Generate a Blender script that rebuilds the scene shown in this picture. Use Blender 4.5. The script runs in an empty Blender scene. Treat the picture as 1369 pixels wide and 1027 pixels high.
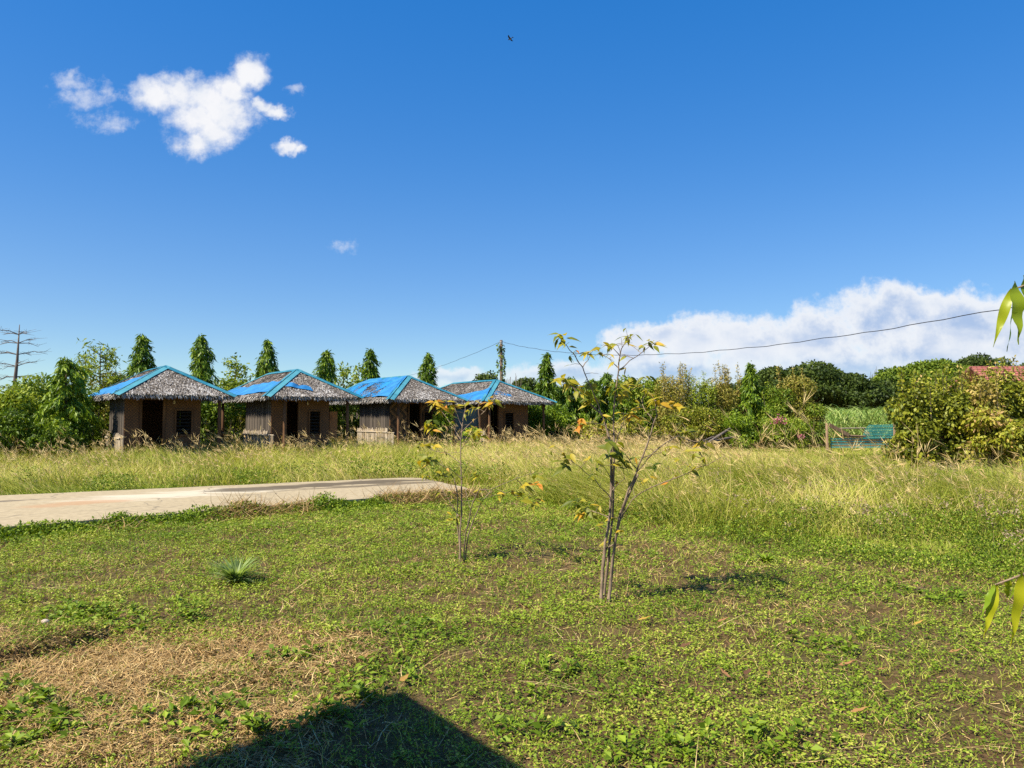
import bpy, bmesh, math, random
import numpy as np
from mathutils import Vector, Matrix, Quaternion

# ------------------------------------------------------------------ camera, sky, sun, exposure
S = bpy.context.scene
COL = S.collection
FPX, CX, CY, HZ = 990.0, 684.5, 513.5, 559.0          # photo pixels
EYE = 1.6
TILT = math.atan((HZ - CY) / FPX)
cam = bpy.data.cameras.new('camera')
cam.sensor_width = 36.0
cam.lens = FPX / 1369.0 * 36.0
cam.clip_start = 0.05
cam.clip_end = 12000
camo = bpy.data.objects.new('camera', cam)
camo.location = (0, 0, EYE)
camo.rotation_euler = (math.pi / 2 + TILT, 0, 0)
COL.objects.link(camo)
S.camera = camo

SUN_EL = math.radians(50)
SHX, SHY = 0.83, 0.56                                  # direction shadows fall on the ground
SUN_STRENGTH = 5.0
SKY_STRENGTH = 0.10
EXPOSURE = 0.80
ld = Vector((SHX * math.cos(SUN_EL), SHY * math.cos(SUN_EL), -math.sin(SUN_EL)))
sl = bpy.data.lights.new('sun', 'SUN')
sl.energy = SUN_STRENGTH
sl.angle = math.radians(0.53)
sl.color = (1.0, 0.92, 0.76)
so = bpy.data.objects.new('sun', sl)
so.rotation_euler = ld.to_track_quat('-Z', 'Y').to_euler()
so.location = (-20, -15, 30)
COL.objects.link(so)

S.view_settings.view_transform = 'Standard'
S.view_settings.look = 'None'
S.view_settings.gamma = 1.0
S.view_settings.exposure = EXPOSURE
S.cycles.max_bounces = 6
S.cycles.diffuse_bounces = 3
S.cycles.glossy_bounces = 2
S.cycles.transmission_bounces = 3
S.cycles.transparent_max_bounces = 4
S.cycles.use_denoising = False
S.cycles.use_adaptive_sampling = False

fw = Vector((0, math.cos(TILT), math.sin(TILT)))
upv = Vector((0, -math.sin(TILT), math.cos(TILT)))


def ray(px, py):
    return Vector(((px - CX) / FPX, 0, 0)) + upv * ((CY - py) / FPX) + fw


def at(px, py, d):
    r = ray(px, py)
    return Vector((0, 0, EYE)) + r * (d / r.y)


def gp(px, py, z=0.0):
    r = ray(px, py)
    return Vector((0, 0, EYE)) + r * ((z - EYE) / r.z)


# ---- world: physical sky plus a cumulus cloud and a low cloud bank, both by world direction
W = bpy.data.worlds.new('World')
S.world = W
W.use_nodes = True
wt = W.node_tree
wt.nodes.clear()


class NG:
    """tiny node-graph helper"""
    def __init__(self, tree):
        self.t = tree

    def n(self, kind, ins=None, **props):
        nd = self.t.nodes.new(kind)
        for k, v in props.items():
            setattr(nd, k, v)
        for k, v in (ins or {}).items():
            s = nd.inputs[k]
            if isinstance(v, bpy.types.NodeSocket):
                self.t.links.new(v, s)
            else:
                s.default_value = v
        return nd

    def m(self, op, a, b=None, c=None, clamp=False):
        nd = self.t.nodes.new('ShaderNodeMath')
        nd.operation = op
        nd.use_clamp = clamp
        for i, v in enumerate((a, b, c)):
            if v is None:
                continue
            if isinstance(v, bpy.types.NodeSocket):
                self.t.links.new(v, nd.inputs[i])
            else:
                nd.inputs[i].default_value = v
        return nd.outputs[0]

    def vm(self, op, a, b=None):
        nd = self.t.nodes.new('ShaderNodeVectorMath')
        nd.operation = op
        for i, v in enumerate((a, b)):
            if v is None:
                continue
            if isinstance(v, bpy.types.NodeSocket):
                self.t.links.new(v, nd.inputs[i])
            else:
                nd.inputs[i].default_value = v
        return nd.outputs['Value' if op in ('LENGTH', 'DISTANCE', 'DOT_PRODUCT') else 'Vector']

    def mix(self, f, a, b, blend='MIX'):
        nd = self.t.nodes.new('ShaderNodeMix')
        nd.data_type = 'RGBA'
        nd.blend_type = blend
        for s, v in ((nd.inputs[0], f), (nd.inputs[6], a), (nd.inputs[7], b)):
            if isinstance(v, bpy.types.NodeSocket):
                self.t.links.new(v, s)
            else:
                s.default_value = v if not isinstance(v, tuple) or len(v) == 4 else (*v, 1)
        return nd.outputs[2]

    def smooth(self, v, a, b, lo=0.0, hi=1.0):
        nd = self.t.nodes.new('ShaderNodeMapRange')
        nd.interpolation_type = 'SMOOTHSTEP'
        self.t.links.new(v, nd.inputs[0])
        for i, x in enumerate((a, b, lo, hi)):
            nd.inputs[i + 1].default_value = x
        return nd.outputs[0]


g = NG(wt)
sky = g.n('ShaderNodeTexSky', sky_type='NISHITA', sun_disc=False)
sky.sun_elevation = SUN_EL
sky.sun_rotation = math.atan2(-SHX, -SHY) % (2 * math.pi)
sky.altitude = 300
sky.air_density = 1.0
sky.dust_density = 0.3
sky.ozone_density = 3.0
gam = g.n('ShaderNodeGamma', {'Color': sky.outputs[0], 'Gamma': 0.5})
hsv = g.n('ShaderNodeHueSaturation', {'Saturation': 2.14, 'Value': 2.05, 'Hue': 0.5165, 'Color': gam.outputs[0]})
tc = g.n('ShaderNodeTexCoord').outputs['Generated']
sep = g.n('ShaderNodeSeparateXYZ', {0: tc})
yy = g.m('MAXIMUM', sep.outputs[1], 0.02)
U = g.m('DIVIDE', sep.outputs[0], yy)
V = g.m('DIVIDE', sep.outputs[2], yy)
UV = g.n('ShaderNodeCombineXYZ', {0: U, 1: V, 2: 0.0}).outputs[0]


def dirv(px, py):
    r = ray(px, py)
    return (r.x / r.y, r.z / r.y)


def puffs(lst, uv):
    out = None
    for (px, py, rx, ry) in lst:
        u, v = dirv(px, py)
        d = g.vm('SUBTRACT', uv, (u, v, 0))
        d = g.vm('MULTIPLY', d, (FPX / rx, FPX / ry, 0))
        val = g.m('SUBTRACT', 1.0, g.vm('LENGTH', d))
        if out is None:
            out = val
        else:
            out = g.m('SMOOTH_MAX', out, val, 0.18)
    return out


def noise(uv, scale, detail, rough, offs=(0, 0, 0)):
    v = g.vm('ADD', uv, offs)
    nd = g.n('ShaderNodeTexNoise', {'Vector': v, 'Scale': scale, 'Detail': detail, 'Roughness': rough})
    return nd.outputs[0]


n1 = noise(UV, 14.0, 9.0, 0.62)
n1c = g.m('SUBTRACT', n1, 0.5)
n2 = noise(UV, 40.0, 6.0, 0.6, (3.1, 1.7, 0))
n2c = g.m('SUBTRACT', n2, 0.5)
wx = noise(UV, 9.0, 4.0, 0.55, (7, 2, 0))
wy = noise(UV, 9.0, 4.0, 0.55, (1, 9, 0))
warp = g.n('ShaderNodeCombineXYZ', {0: g.m('MULTIPLY', g.m('SUBTRACT', wx, 0.5), 0.03),
                                    1: g.m('MULTIPLY', g.m('SUBTRACT', wy, 0.5), 0.025), 2: 0.0}).outputs[0]
UVW = g.vm('ADD', UV, warp)
w2x, w2y = noise(UV, 32.0, 4.0, 0.6, (11, 5, 0)), noise(UV, 32.0, 4.0, 0.6, (4, 13, 0))
UVW = g.vm('ADD', UVW, g.n('ShaderNodeCombineXYZ', {0: g.m('MULTIPLY', g.m('SUBTRACT', w2x, 0.5), 0.034), 1: g.m('MULTIPLY', g.m('SUBTRACT', w2y, 0.5), 0.034), 2: 0.0}).outputs[0])
n3c = g.m('SUBTRACT', noise(UV, 85.0, 5.0, 0.65, (5.3, 2.2, 0)), 0.5)
# small cumulus
cu = puffs([(205, 126, 44, 30), (240, 124, 52, 36), (285, 134, 50, 42), (262, 160, 60, 46), (298, 155, 50, 46), (285, 178, 40, 32),
            (264, 192, 38, 28), (333, 96, 32, 28), (347, 106, 22, 20), (350, 142, 22, 14), (368, 150, 26, 13), (384, 192, 20, 12), (396, 198, 16, 10),
            (315, 122, 28, 26)], UVW)
cu = g.m('ADD', cu, g.m('ADD', g.m('MULTIPLY', n1c, 0.9), g.m('ADD', g.m('MULTIPLY', n2c, 0.95), g.m('MULTIPLY', n3c, 0.45))))
cu_a = g.m('MULTIPLY', g.smooth(cu, -0.08, 0.80), 0.97)
wi = puffs([(98, 112, 34, 16), (122, 130, 50, 26), (145, 122, 26, 22), (150, 165, 46, 20), (462, 329, 26, 12), (392, 122, 18, 9)], UVW)
wi = g.m('ADD', wi, g.m('ADD', g.m('MULTIPLY', n1c, 1.5), g.m('ADD', g.m('MULTIPLY', n2c, 1.5), g.m('MULTIPLY', n3c, 1.3))))
wi_a = g.m('MULTIPLY', g.smooth(wi, 0.05, 1.25), 0.5)
# low bank on the right
bk = puffs([(850, 466, 60, 44), (880, 450, 46, 30), (930, 456, 80, 48), (1010, 465, 90, 55), (1090, 455, 90, 60), (1180, 430, 100, 62),
            (1215, 415, 70, 50), (1290, 434, 120, 60), (1380, 440, 130, 66), (1500, 440, 180, 72), (1650, 440, 220, 90),
            (1100, 500, 260, 60), (1300, 500, 300, 90), (1240, 470, 130, 50), (900, 500, 150, 40), (760, 505, 130, 26), (600, 505, 70, 18)], UVW)
bk = g.m('ADD', bk, g.m('ADD', g.m('MULTIPLY', n1c, 0.9), g.m('ADD', g.m('MULTIPLY', n2c, 0.6), g.m('MULTIPLY', n3c, 0.3))))
bk_a = g.smooth(bk, 0.08, 0.50)
bkd = noise(g.vm('MULTIPLY', UV, (1.0, 2.6, 1)), 5.0, 5.0, 0.5, (4, 4, 0))
vfade = g.smooth(V, 0.0, 0.10)
bk_a = g.m('MULTIPLY', bk_a, g.m('ADD', 0.35, g.m('MULTIPLY', 0.63, vfade)))
grey = g.m('MULTIPLY', g.m('ADD', 0.25, g.m('MULTIPLY', 0.75, g.smooth(bkd, 0.40, 0.58))), g.smooth(g.m('ADD', bk, g.m('MULTIPLY', g.m('SUBTRACT', n2, 0.5), 0.25)), 0.35, 1.0))
CW = 5.5
cl_white = (CW, CW * 1.0, CW * 1.02, 1)
cl_grey = (CW * 0.44, CW * 0.58, CW * 0.84, 1)
bank_col = g.mix(grey, (CW * 0.92, CW * 0.95, CW, 1), cl_grey)
cu_sh = g.m('MULTIPLY', g.smooth(noise(UV, 16.0, 7.0, 0.6, (2, 6, 0)), 0.42, 0.66), 0.42)
cu_col = g.mix(cu_sh, cl_white, (CW * 0.62, CW * 0.72, CW * 0.88, 1))
skyc = g.mix(g.smooth(V, 0.30, 0.02), hsv.outputs[0], g.mix(1.0, hsv.outputs[0], (0.74, 0.90, 1.0, 1), 'MULTIPLY'))
c = g.mix(bk_a, skyc, bank_col)
c = g.mix(wi_a, c, cl_white)
c = g.mix(cu_a, c, cu_col)
front = g.m('GREATER_THAN', sep.outputs[1], 0.03)
c = g.mix(front, hsv.outputs[0], c)
bg = g.n('ShaderNodeBackground', {'Color': c, 'Strength': SKY_STRENGTH})
wo = g.n('ShaderNodeOutputWorld', {0: bg.outputs[0]})

# ------------------------------------------------------------------ helpers
RNG = np.random.default_rng(7)
PI = math.pi
_noise_tab = np.random.default_rng(99).random((256, 256))


def vnoise(x, y, scale, ox=0.0, oy=0.0):
    x = np.asarray(x, float) / scale + ox + 1000
    y = np.asarray(y, float) / scale + oy + 1000
    xi = np.floor(x).astype(int)
    yi = np.floor(y).astype(int)
    fx = x - xi
    fy = y - yi
    fx = fx * fx * (3 - 2 * fx)
    fy = fy * fy * (3 - 2 * fy)
    t = _noise_tab
    a = t[xi % 256, yi % 256]
    b = t[(xi + 1) % 256, yi % 256]
    cc = t[xi % 256, (yi + 1) % 256]
    d = t[(xi + 1) % 256, (yi + 1) % 256]
    return (a * (1 - fx) + b * fx) * (1 - fy) + (cc * (1 - fx) + d * fx) * fy


def nrm(a):
    return a / np.maximum(np.linalg.norm(a, axis=-1, keepdims=True), 1e-9)


def tag(o, label=None, cat=None, group=None, kind=None):
    if label:
        o['label'] = label
    if cat:
        o['category'] = cat
    if group:
        o['group'] = group
    if kind:
        o['kind'] = kind
    return o


def empty(name, loc=(0, 0, 0), rz=0.0):
    o = bpy.data.objects.new(name, None)
    o.location = loc
    o.rotation_euler = (0, 0, rz)
    o.empty_display_size = 0.2
    COL.objects.link(o)
    return o


class MB:
    """collects geometry, links it as ONE mesh object"""
    def __init__(self):
        self.v, self.f, self.t, self.n = [], [], [], 0

    def add(self, verts, faces, tint=0.5):
        verts = np.asarray(verts, float).reshape(-1, 3)
        faces = np.asarray(faces, int)
        if faces.shape[1] == 3:
            faces = np.hstack([faces, np.full((len(faces), 1), -1 - self.n)])
        self.v.append(verts)
        self.f.append(faces + self.n)
        tt = np.asarray(tint, float)
        self.t.append(np.full(len(verts), float(tt)) if tt.ndim == 0 else tt)
        self.n += len(verts)

    # --- leaves: a kite with a drooping tip (one quad each)
    def leaves(self, P, D, L, Wd, tint, R=None, droop=0.0, rng=RNG):
        n = len(P)
        if n == 0:
            return
        L = np.broadcast_to(np.asarray(L, float), (n,))[:, None]
        Wd = np.broadcast_to(np.asarray(Wd, float), (n,))[:, None]
        if R is None:
            R = rng.normal(size=(n, 3))
        D = nrm(D)
        Sd = nrm(np.cross(D, R))
        mid = P + D * L * 0.42
        tip = P + D * L
        tip[:, 2] -= (droop * L)[:, 0]
        vv = np.stack([P, mid + Sd * Wd * 0.5, tip, mid - Sd * Wd * 0.5], axis=1).reshape(-1, 3)
        ff = np.arange(n * 4).reshape(n, 4)
        self.add(vv, ff, np.repeat(np.broadcast_to(np.asarray(tint, float), (n,)), 4))

    # --- blades: tapering, bent strip of `seg` quads
    def blades(self, P, D, L, Wd, tint, bend, seg=2, rng=RNG, side=None):
        n = len(P)
        if n == 0:
            return
        L = np.broadcast_to(np.asarray(L, float), (n,))[:, None]
        Wd = np.broadcast_to(np.asarray(Wd, float), (n,))[:, None]
        if side is None:
            a = rng.random(n) * 2 * PI
            side = np.stack([np.cos(a), np.sin(a), np.zeros(n)], 1)
        D = nrm(D)
        rows = []
        for k in range(seg + 1):
            s = k / seg
            c0 = P + D * L * s + bend * L * (s * s)
            w = Wd * 0.5 * (1 - 0.88 * s ** 1.6)
            rows += [c0 - side * w, c0 + side * w]
        vv = np.stack(rows, axis=1).reshape(-1, 3)
        m = 2 * (seg + 1)
        base = (np.arange(n) * m)[:, None]
        ff = np.concatenate([base + np.array([[2 * k, 2 * k + 1, 2 * k + 3, 2 * k + 2]]) for k in range(seg)], axis=0)
        self.add(vv, ff, np.repeat(np.broadcast_to(np.asarray(tint, float), (n,)), m))

    def tube(self, pts, radii, sides=6, tint=0.5, cap=True):
        pts = [Vector(p) for p in pts]
        if not hasattr(radii, '__len__'):
            radii = [radii] * len(pts)
        rings = []
        ref = Vector((0.31, 0.17, 0.93))
        for i, p in enumerate(pts):
            a = pts[max(i - 1, 0)]
            b = pts[min(i + 1, len(pts) - 1)]
            d = (b - a).normalized()
            r = ref if abs(d.dot(ref)) < 0.9 else Vector((1, 0, 0))
            x = d.cross(r).normalized()
            y = d.cross(x)
            for k in range(sides):
                t = 2 * PI * k / sides
                rings.append(p + (x * math.cos(t) + y * math.sin(t)) * radii[i])
        ff = []
        for i in range(len(pts) - 1):
            for k in range(sides):
                k2 = (k + 1) % sides
                ff.append((i * sides + k, i * sides + k2, (i + 1) * sides + k2, (i + 1) * sides + k))
        vv = [tuple(v) for v in rings]
        if cap:
            for i, c0 in ((0, pts[0]), (len(pts) - 1, pts[-1])):
                ci = len(vv)
                vv.append(tuple(c0))
                for k in range(0, sides):
                    k2 = (k + 1) % sides
                    ff.append((ci, i * sides + k, i * sides + k2, -10**7))
        fa = np.array(ff, int)
        neg = fa[:, 3] < 0
        fa2 = fa.copy()
        fa2[neg, 3] = -1 - self.n
        self.v.append(np.array(vv, float))
        self.f.append(fa2 + self.n)
        self.t.append(np.full(len(vv), float(tint)))
        self.n += len(vv)

    def box(self, c0, size, rot=None, tint=0.5):
        sx, sy, sz = (s / 2 for s in size)
        vv = [Vector((x, y, z)) for x in (-sx, sx) for y in (-sy, sy) for z in (-sz, sz)]
        if rot is not None:
            vv = [rot @ v for v in vv]
        c0 = Vector(c0)
        ff = [(0, 1, 3, 2), (4, 6, 7, 5), (0, 4, 5, 1), (2, 3, 7, 6), (0, 2, 6, 4), (1, 5, 7, 3)]
        self.add([tuple(v + c0) for v in vv], ff, tint)

    def boxspan(self, a, b, w, h, tint=0.5, up=(0, 0, 1)):
        a, b = Vector(a), Vector(b)
        d = (b - a)
        x = d.normalized()
        u = Vector(up)
        y = u.cross(x).normalized()
        z = x.cross(y)
        R = Matrix((x, y, z)).transposed()
        self.box((a + b) / 2, (d.length, w, h), R, tint)

    def build(self, name, mat, parent=None, smooth=False, loc=None):
        me = bpy.data.meshes.new(name)
        v = np.concatenate(self.v)
        f = np.concatenate(self.f)
        if loc is not None:
            v = v - np.array(loc)
        tri = f[:, 3] < 0
        nv = np.where(tri, 3, 4)
        starts = np.concatenate([[0], np.cumsum(nv)[:-1]])
        mask = np.ones_like(f, bool)
        mask[:, 3] = ~tri
        li = f[mask]
        me.vertices.add(len(v))
        me.vertices.foreach_set('co', v.ravel())
        me.loops.add(len(li))
        me.loops.foreach_set('vertex_index', li.astype(np.int32))
        me.polygons.add(len(f))
        me.polygons.foreach_set('loop_start', starts.astype(np.int32))
        me.polygons.foreach_set('use_smooth', np.full(len(f), smooth))
        at_ = me.attributes.new('tint', 'FLOAT', 'POINT')
        at_.data.foreach_set('value', np.concatenate(self.t).astype(np.float32))
        me.update(calc_edges=True)
        me.materials.append(mat)
        o = bpy.data.objects.new(name, me)
        if loc is not None:
            o.location = loc
        COL.objects.link(o)
        if parent is not None:
            o.parent = parent
        return o


# ------------------------------------------------------------------ materials
def new_mat(name):
    m = bpy.data.materials.new(name)
    m.use_nodes = True
    m.node_tree.nodes.clear()
    return m, NG(m.node_tree)


def ramp(g, fac, stops):
    nd = g.t.nodes.new('ShaderNodeValToRGB')
    e = nd.color_ramp.elements
    while len(e) < len(stops):
        e.new(0.5)
    for el, (p, col) in zip(e, stops):
        el.position = p
        el.color = (*col, 1)
    g.t.links.new(fac, nd.inputs[0])
    return nd.outputs[0]


def leaf_mat(name, stops, trans=0.28, rough=0.5, spec=0.35):
    m, g = new_mat(name)
    a = g.n('ShaderNodeAttribute', attribute_name='tint')
    col = ramp(g, a.outputs['Fac'], stops)
    p = g.n('ShaderNodeBsdfPrincipled', {'Base Color': col, 'Roughness': rough, 'Specular IOR Level': spec})
    tcol = g.mix(1.0, col, (1.0, 1.0, 0.45, 1), 'MULTIPLY')
    t = g.n('ShaderNodeBsdfTranslucent', {'Color': tcol})
    mx = g.n('ShaderNodeMixShader', {0: trans, 1: p.outputs[0], 2: t.outputs[0]})
    g.n('ShaderNodeOutputMaterial', {0: mx.outputs[0]})
    return m


def plain_mat(name, ca, cb, scale=6.0, rough=0.8, bump=0.3, stretch=(1, 1, 1), detail=6, spec=0.3, use_tint=0.0):
    m, g = new_mat(name)
    tcn = g.n('ShaderNodeTexCoord').outputs['Object']
    v = g.vm('MULTIPLY', tcn, stretch)
    nz = g.n('ShaderNodeTexNoise', {'Vector': v, 'Scale': scale, 'Detail': detail, 'Roughness': 0.65}).outputs[0]
    f = nz
    if use_tint:
        a = g.n('ShaderNodeAttribute', attribute_name='tint')
        f = g.m('ADD', g.m('MULTIPLY', nz, 1 - use_tint), g.m('MULTIPLY', a.outputs['Fac'], use_tint))
    col = ramp(g, f, [(0.3, ca), (0.7, cb)])
    bp = g.n('ShaderNodeBump', {'Height': nz, 'Strength': bump, 'Distance': 0.02})
    p = g.n('ShaderNodeBsdfPrincipled', {'Base Color': col, 'Roughness': rough, 'Specular IOR Level': spec, 'Normal': bp.outputs[0]})
    g.n('ShaderNodeOutputMaterial', {0: p.outputs[0]})
    return m


M = {}
M['weed'] = leaf_mat('weed_leaf', [(0.0, (0.05, 0.085, 0.005)), (0.35, (0.125, 0.205, 0.011)), (0.7, (0.275, 0.37, 0.025)), (1.0, (0.52, 0.50, 0.10))], 0.3, 0.55, 0.22)
M['straw'] = leaf_mat('straw', [(0.0, (0.14, 0.08, 0.03)), (0.5, (0.44, 0.28, 0.11)), (1.0, (0.70, 0.53, 0.25))], 0.15, 0.7, 0.2)
M['tall'] = leaf_mat('tall_grass', [(0.0, (0.085, 0.145, 0.010)), (0.35, (0.29, 0.34, 0.030)), (0.65, (0.60, 0.56, 0.13)), (1.0, (0.78, 0.63, 0.32))], 0.34, 0.6, 0.2)
M['mast'] = leaf_mat('mast_leaf', [(0.0, (0.026, 0.062, 0.005)), (0.5, (0.10, 0.185, 0.010)), (1.0, (0.29, 0.39, 0.022))], 0.3, 0.45, 0.3)
M['bush'] = leaf_mat('bush_leaf', [(0.0, (0.038, 0.075, 0.006)), (0.5, (0.15, 0.235, 0.014)), (1.0, (0.35, 0.40, 0.038))], 0.3, 0.5, 0.25)
M['olive'] = leaf_mat('olive_leaf', [(0.0, (0.08, 0.095, 0.010)), (0.5, (0.25, 0.24, 0.028)), (1.0, (0.50, 0.37, 0.11))], 0.28, 0.5, 0.25)
M['yellowgreen'] = leaf_mat('yellow_green_leaf', [(0.0, (0.06, 0.075, 0.008)), (0.45, (0.19, 0.22, 0.016)), (0.8, (0.42, 0.41, 0.035)), (1.0, (0.50, 0.32, 0.12))], 0.28, 0.5, 0.3)
M['forest'] = leaf_mat('forest_leaf', [(0.0, (0.014, 0.028, 0.006)), (0.5, (0.050, 0.080, 0.012)), (1.0, (0.12, 0.16, 0.025))], 0.2, 0.55, 0.2)
M['forest_lit'] = leaf_mat('forest_sunlit_leaf', [(0.0, (0.025, 0.055, 0.006)), (0.5, (0.11, 0.17, 0.013)), (1.0, (0.24, 0.30, 0.028))], 0.22, 0.55, 0.2)  # brighter copy of the forest leaf: sunlit look put into the colour
M['cane'] = leaf_mat('cane_leaf', [(0.0, (0.11, 0.20, 0.035)), (0.5, (0.25, 0.38, 0.075)), (1.0, (0.46, 0.50, 0.17))], 0.3, 0.5, 0.2)
M['sapling'] = leaf_mat('sapling_leaf', [(0.0, (0.08, 0.12, 0.012)), (0.35, (0.28, 0.29, 0.025)), (0.7, (0.56, 0.42, 0.03)), (1.0, (0.60, 0.24, 0.03))], 0.42, 0.5, 0.3)
M['glossy'] = leaf_mat('glossy_leaf', [(0.0, (0.07, 0.16, 0.012)), (0.5, (0.20, 0.33, 0.015)), (1.0, (0.50, 0.50, 0.02))], 0.42, 0.34, 0.45)
M['lily'] = leaf_mat('lily_leaf', [(0.0, (0.08, 0.14, 0.03)), (0.5, (0.28, 0.38, 0.12)), (1.0, (0.50, 0.60, 0.26))], 0.5, 0.5, 0.2)
M['flower'] = leaf_mat('flower_head', [(0.0, (0.17, 0.11, 0.06)), (0.5, (0.33, 0.24, 0.15)), (1.0, (0.50, 0.39, 0.27))], 0.15, 0.8, 0.1)
M['pink'] = leaf_mat('pink_petal', [(0.0, (0.35, 0.07, 0.12)), (1.0, (0.65, 0.25, 0.30))], 0.3, 0.6, 0.2)
M['deadleaf'] = leaf_mat('dead_leaf', [(0.0, (0.10, 0.05, 0.03)), (0.5, (0.30, 0.15, 0.07)), (1.0, (0.42, 0.27, 0.05))], 0.15, 0.7, 0.15)
M['bark'] = plain_mat('bark', (0.05, 0.035, 0.022), (0.17, 0.13, 0.09), 14, 0.9, 0.6, (1, 1, 0.25))
M['sapbark'] = plain_mat('sapling_bark', (0.11, 0.075, 0.05), (0.34, 0.25, 0.17), 30, 0.85, 0.7, (1, 1, 0.3))
M['deadwood'] = plain_mat('dead_wood', (0.09, 0.07, 0.055), (0.22, 0.18, 0.15), 8, 0.9, 0.4, (1, 1, 0.3))
M['timber'] = plain_mat('weathered_timber', (0.11, 0.065, 0.035), (0.30, 0.20, 0.12), 9, 0.85, 0.4, (1, 1, 0.2))
M['post'] = plain_mat('post_timber', (0.07, 0.032, 0.013), (0.17, 0.085, 0.038), 9, 0.8, 0.4, (1, 1, 0.15))
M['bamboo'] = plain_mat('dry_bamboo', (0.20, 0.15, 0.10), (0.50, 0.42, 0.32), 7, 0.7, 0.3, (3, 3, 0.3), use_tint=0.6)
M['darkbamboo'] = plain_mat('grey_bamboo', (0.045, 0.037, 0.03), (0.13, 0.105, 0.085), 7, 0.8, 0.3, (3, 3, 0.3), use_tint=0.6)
M['pole'] = plain_mat('pole_wood', (0.07, 0.05, 0.035), (0.18, 0.13, 0.10), 6, 0.9, 0.4, (1, 1, 0.2))
M['wire'] = plain_mat('wire_rubber', (0.012, 0.012, 0.014), (0.03, 0.03, 0.035), 5, 0.6, 0.0)
M['metalgrey'] = plain_mat('galvanised', (0.25, 0.26, 0.27), (0.42, 0.43, 0.44), 12, 0.5, 0.1)
M['teal'] = plain_mat('teal_sheet', (0.02, 0.15, 0.22), (0.09, 0.31, 0.37), 3.0, 0.55, 0.15, use_tint=0.45)
M['tealgate'] = plain_mat('teal_paint', (0.02, 0.22, 0.21), (0.07, 0.42, 0.38), 5.0, 0.5, 0.1, use_tint=0.5)
M['dark'] = plain_mat('dark_interior', (0.015, 0.012, 0.01), (0.03, 0.025, 0.02), 4, 0.9, 0.1)
M['orangeply'] = plain_mat('orange_board', (0.20, 0.08, 0.03), (0.34, 0.15, 0.06), 5, 0.8, 0.2)
M['stone'] = plain_mat('pale_stone', (0.30, 0.24, 0.18), (0.58, 0.48, 0.38), 20, 0.8, 0.4)
M['plaster'] = plain_mat('cream_plaster', (0.55, 0.50, 0.42), (0.68, 0.64, 0.56), 3, 0.85, 0.1)
M['bird'] = plain_mat('bird_feather', (0.02, 0.02, 0.024), (0.05, 0.05, 0.055), 9, 0.7, 0.1)
M['birdwhite'] = plain_mat('white_feather', (0.6, 0.6, 0.6), (0.8, 0.8, 0.8), 9, 0.7, 0.1)


def tarp_mat(name, ca, cb, rough=0.42):
    m, g = new_mat(name)
    v = g.n('ShaderNodeTexCoord').outputs['Object']
    nz = g.n('ShaderNodeTexNoise', {'Vector': v, 'Scale': 2.6, 'Detail': 7.0, 'Roughness': 0.7}).outputs[0]
    col = ramp(g, nz, [(0.32, ca), (0.68, cb)])
    bp = g.n('ShaderNodeBump', {'Height': nz, 'Strength': 0.5, 'Distance': 0.05})
    p = g.n('ShaderNodeBsdfPrincipled', {'Base Color': col, 'Roughness': rough, 'Normal': bp.outputs[0]})
    g.n('ShaderNodeOutputMaterial', {0: p.outputs[0]})
    return m


def net_mat(name, col_, dens):
    """torn woven cover: real holes in the sheet, thatch shows through"""
    m, g = new_mat(name)
    v = g.n('ShaderNodeTexCoord').outputs['Object']
    nz = g.n('ShaderNodeTexNoise', {'Vector': v, 'Scale': 16.0, 'Detail': 3.0, 'Roughness': 0.7}).outputs[0]
    nb = g.n('ShaderNodeTexNoise', {'Vector': v, 'Scale': 1.4, 'Detail': 3.0, 'Roughness': 0.6}).outputs[0]
    f = g.m('ADD', nz, g.m('MULTIPLY', g.m('SUBTRACT', nb, 0.5), 0.9))
    a = g.smooth(f, dens - 0.03, dens + 0.03)
    p = g.n('ShaderNodeBsdfPrincipled', {'Base Color': (*col_, 1), 'Roughness': 0.5})
    tr = g.n('ShaderNodeBsdfTransparent')
    mx = g.n('ShaderNodeMixShader', {0: a, 1: p.outputs[0], 2: tr.outputs[0]})
    g.n('ShaderNodeOutputMaterial', {0: mx.outputs[0]})
    return m


M['tarp'] = tarp_mat('blue_tarpaulin', (0.006, 0.10, 0.29), (0.035, 0.24, 0.50), 0.55)
M['tarpnet'] = net_mat('thin_blue_cover', (0.015, 0.20, 0.48), 0.53)
M['tarpteal'] = tarp_mat('teal_tarpaulin', (0.004, 0.025, 0.04), (0.012, 0.07, 0.10))


def thatch_mat():
    m, g = new_mat('nipa_thatch')
    a = g.n('ShaderNodeAttribute', attribute_name='tint')
    col = ramp(g, a.outputs['Fac'], [(0.0, (0.05, 0.042, 0.036)), (0.35, (0.17, 0.145, 0.12)), (0.6, (0.33, 0.305, 0.28)), (1.0, (0.54, 0.525, 0.50))])
    p = g.n('ShaderNodeBsdfPrincipled', {'Base Color': col, 'Roughness': 0.85, 'Specular IOR Level': 0.2})
    g.n('ShaderNodeOutputMaterial', {0: p.outputs[0]})
    return m


M['thatch'] = thatch_mat()


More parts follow.
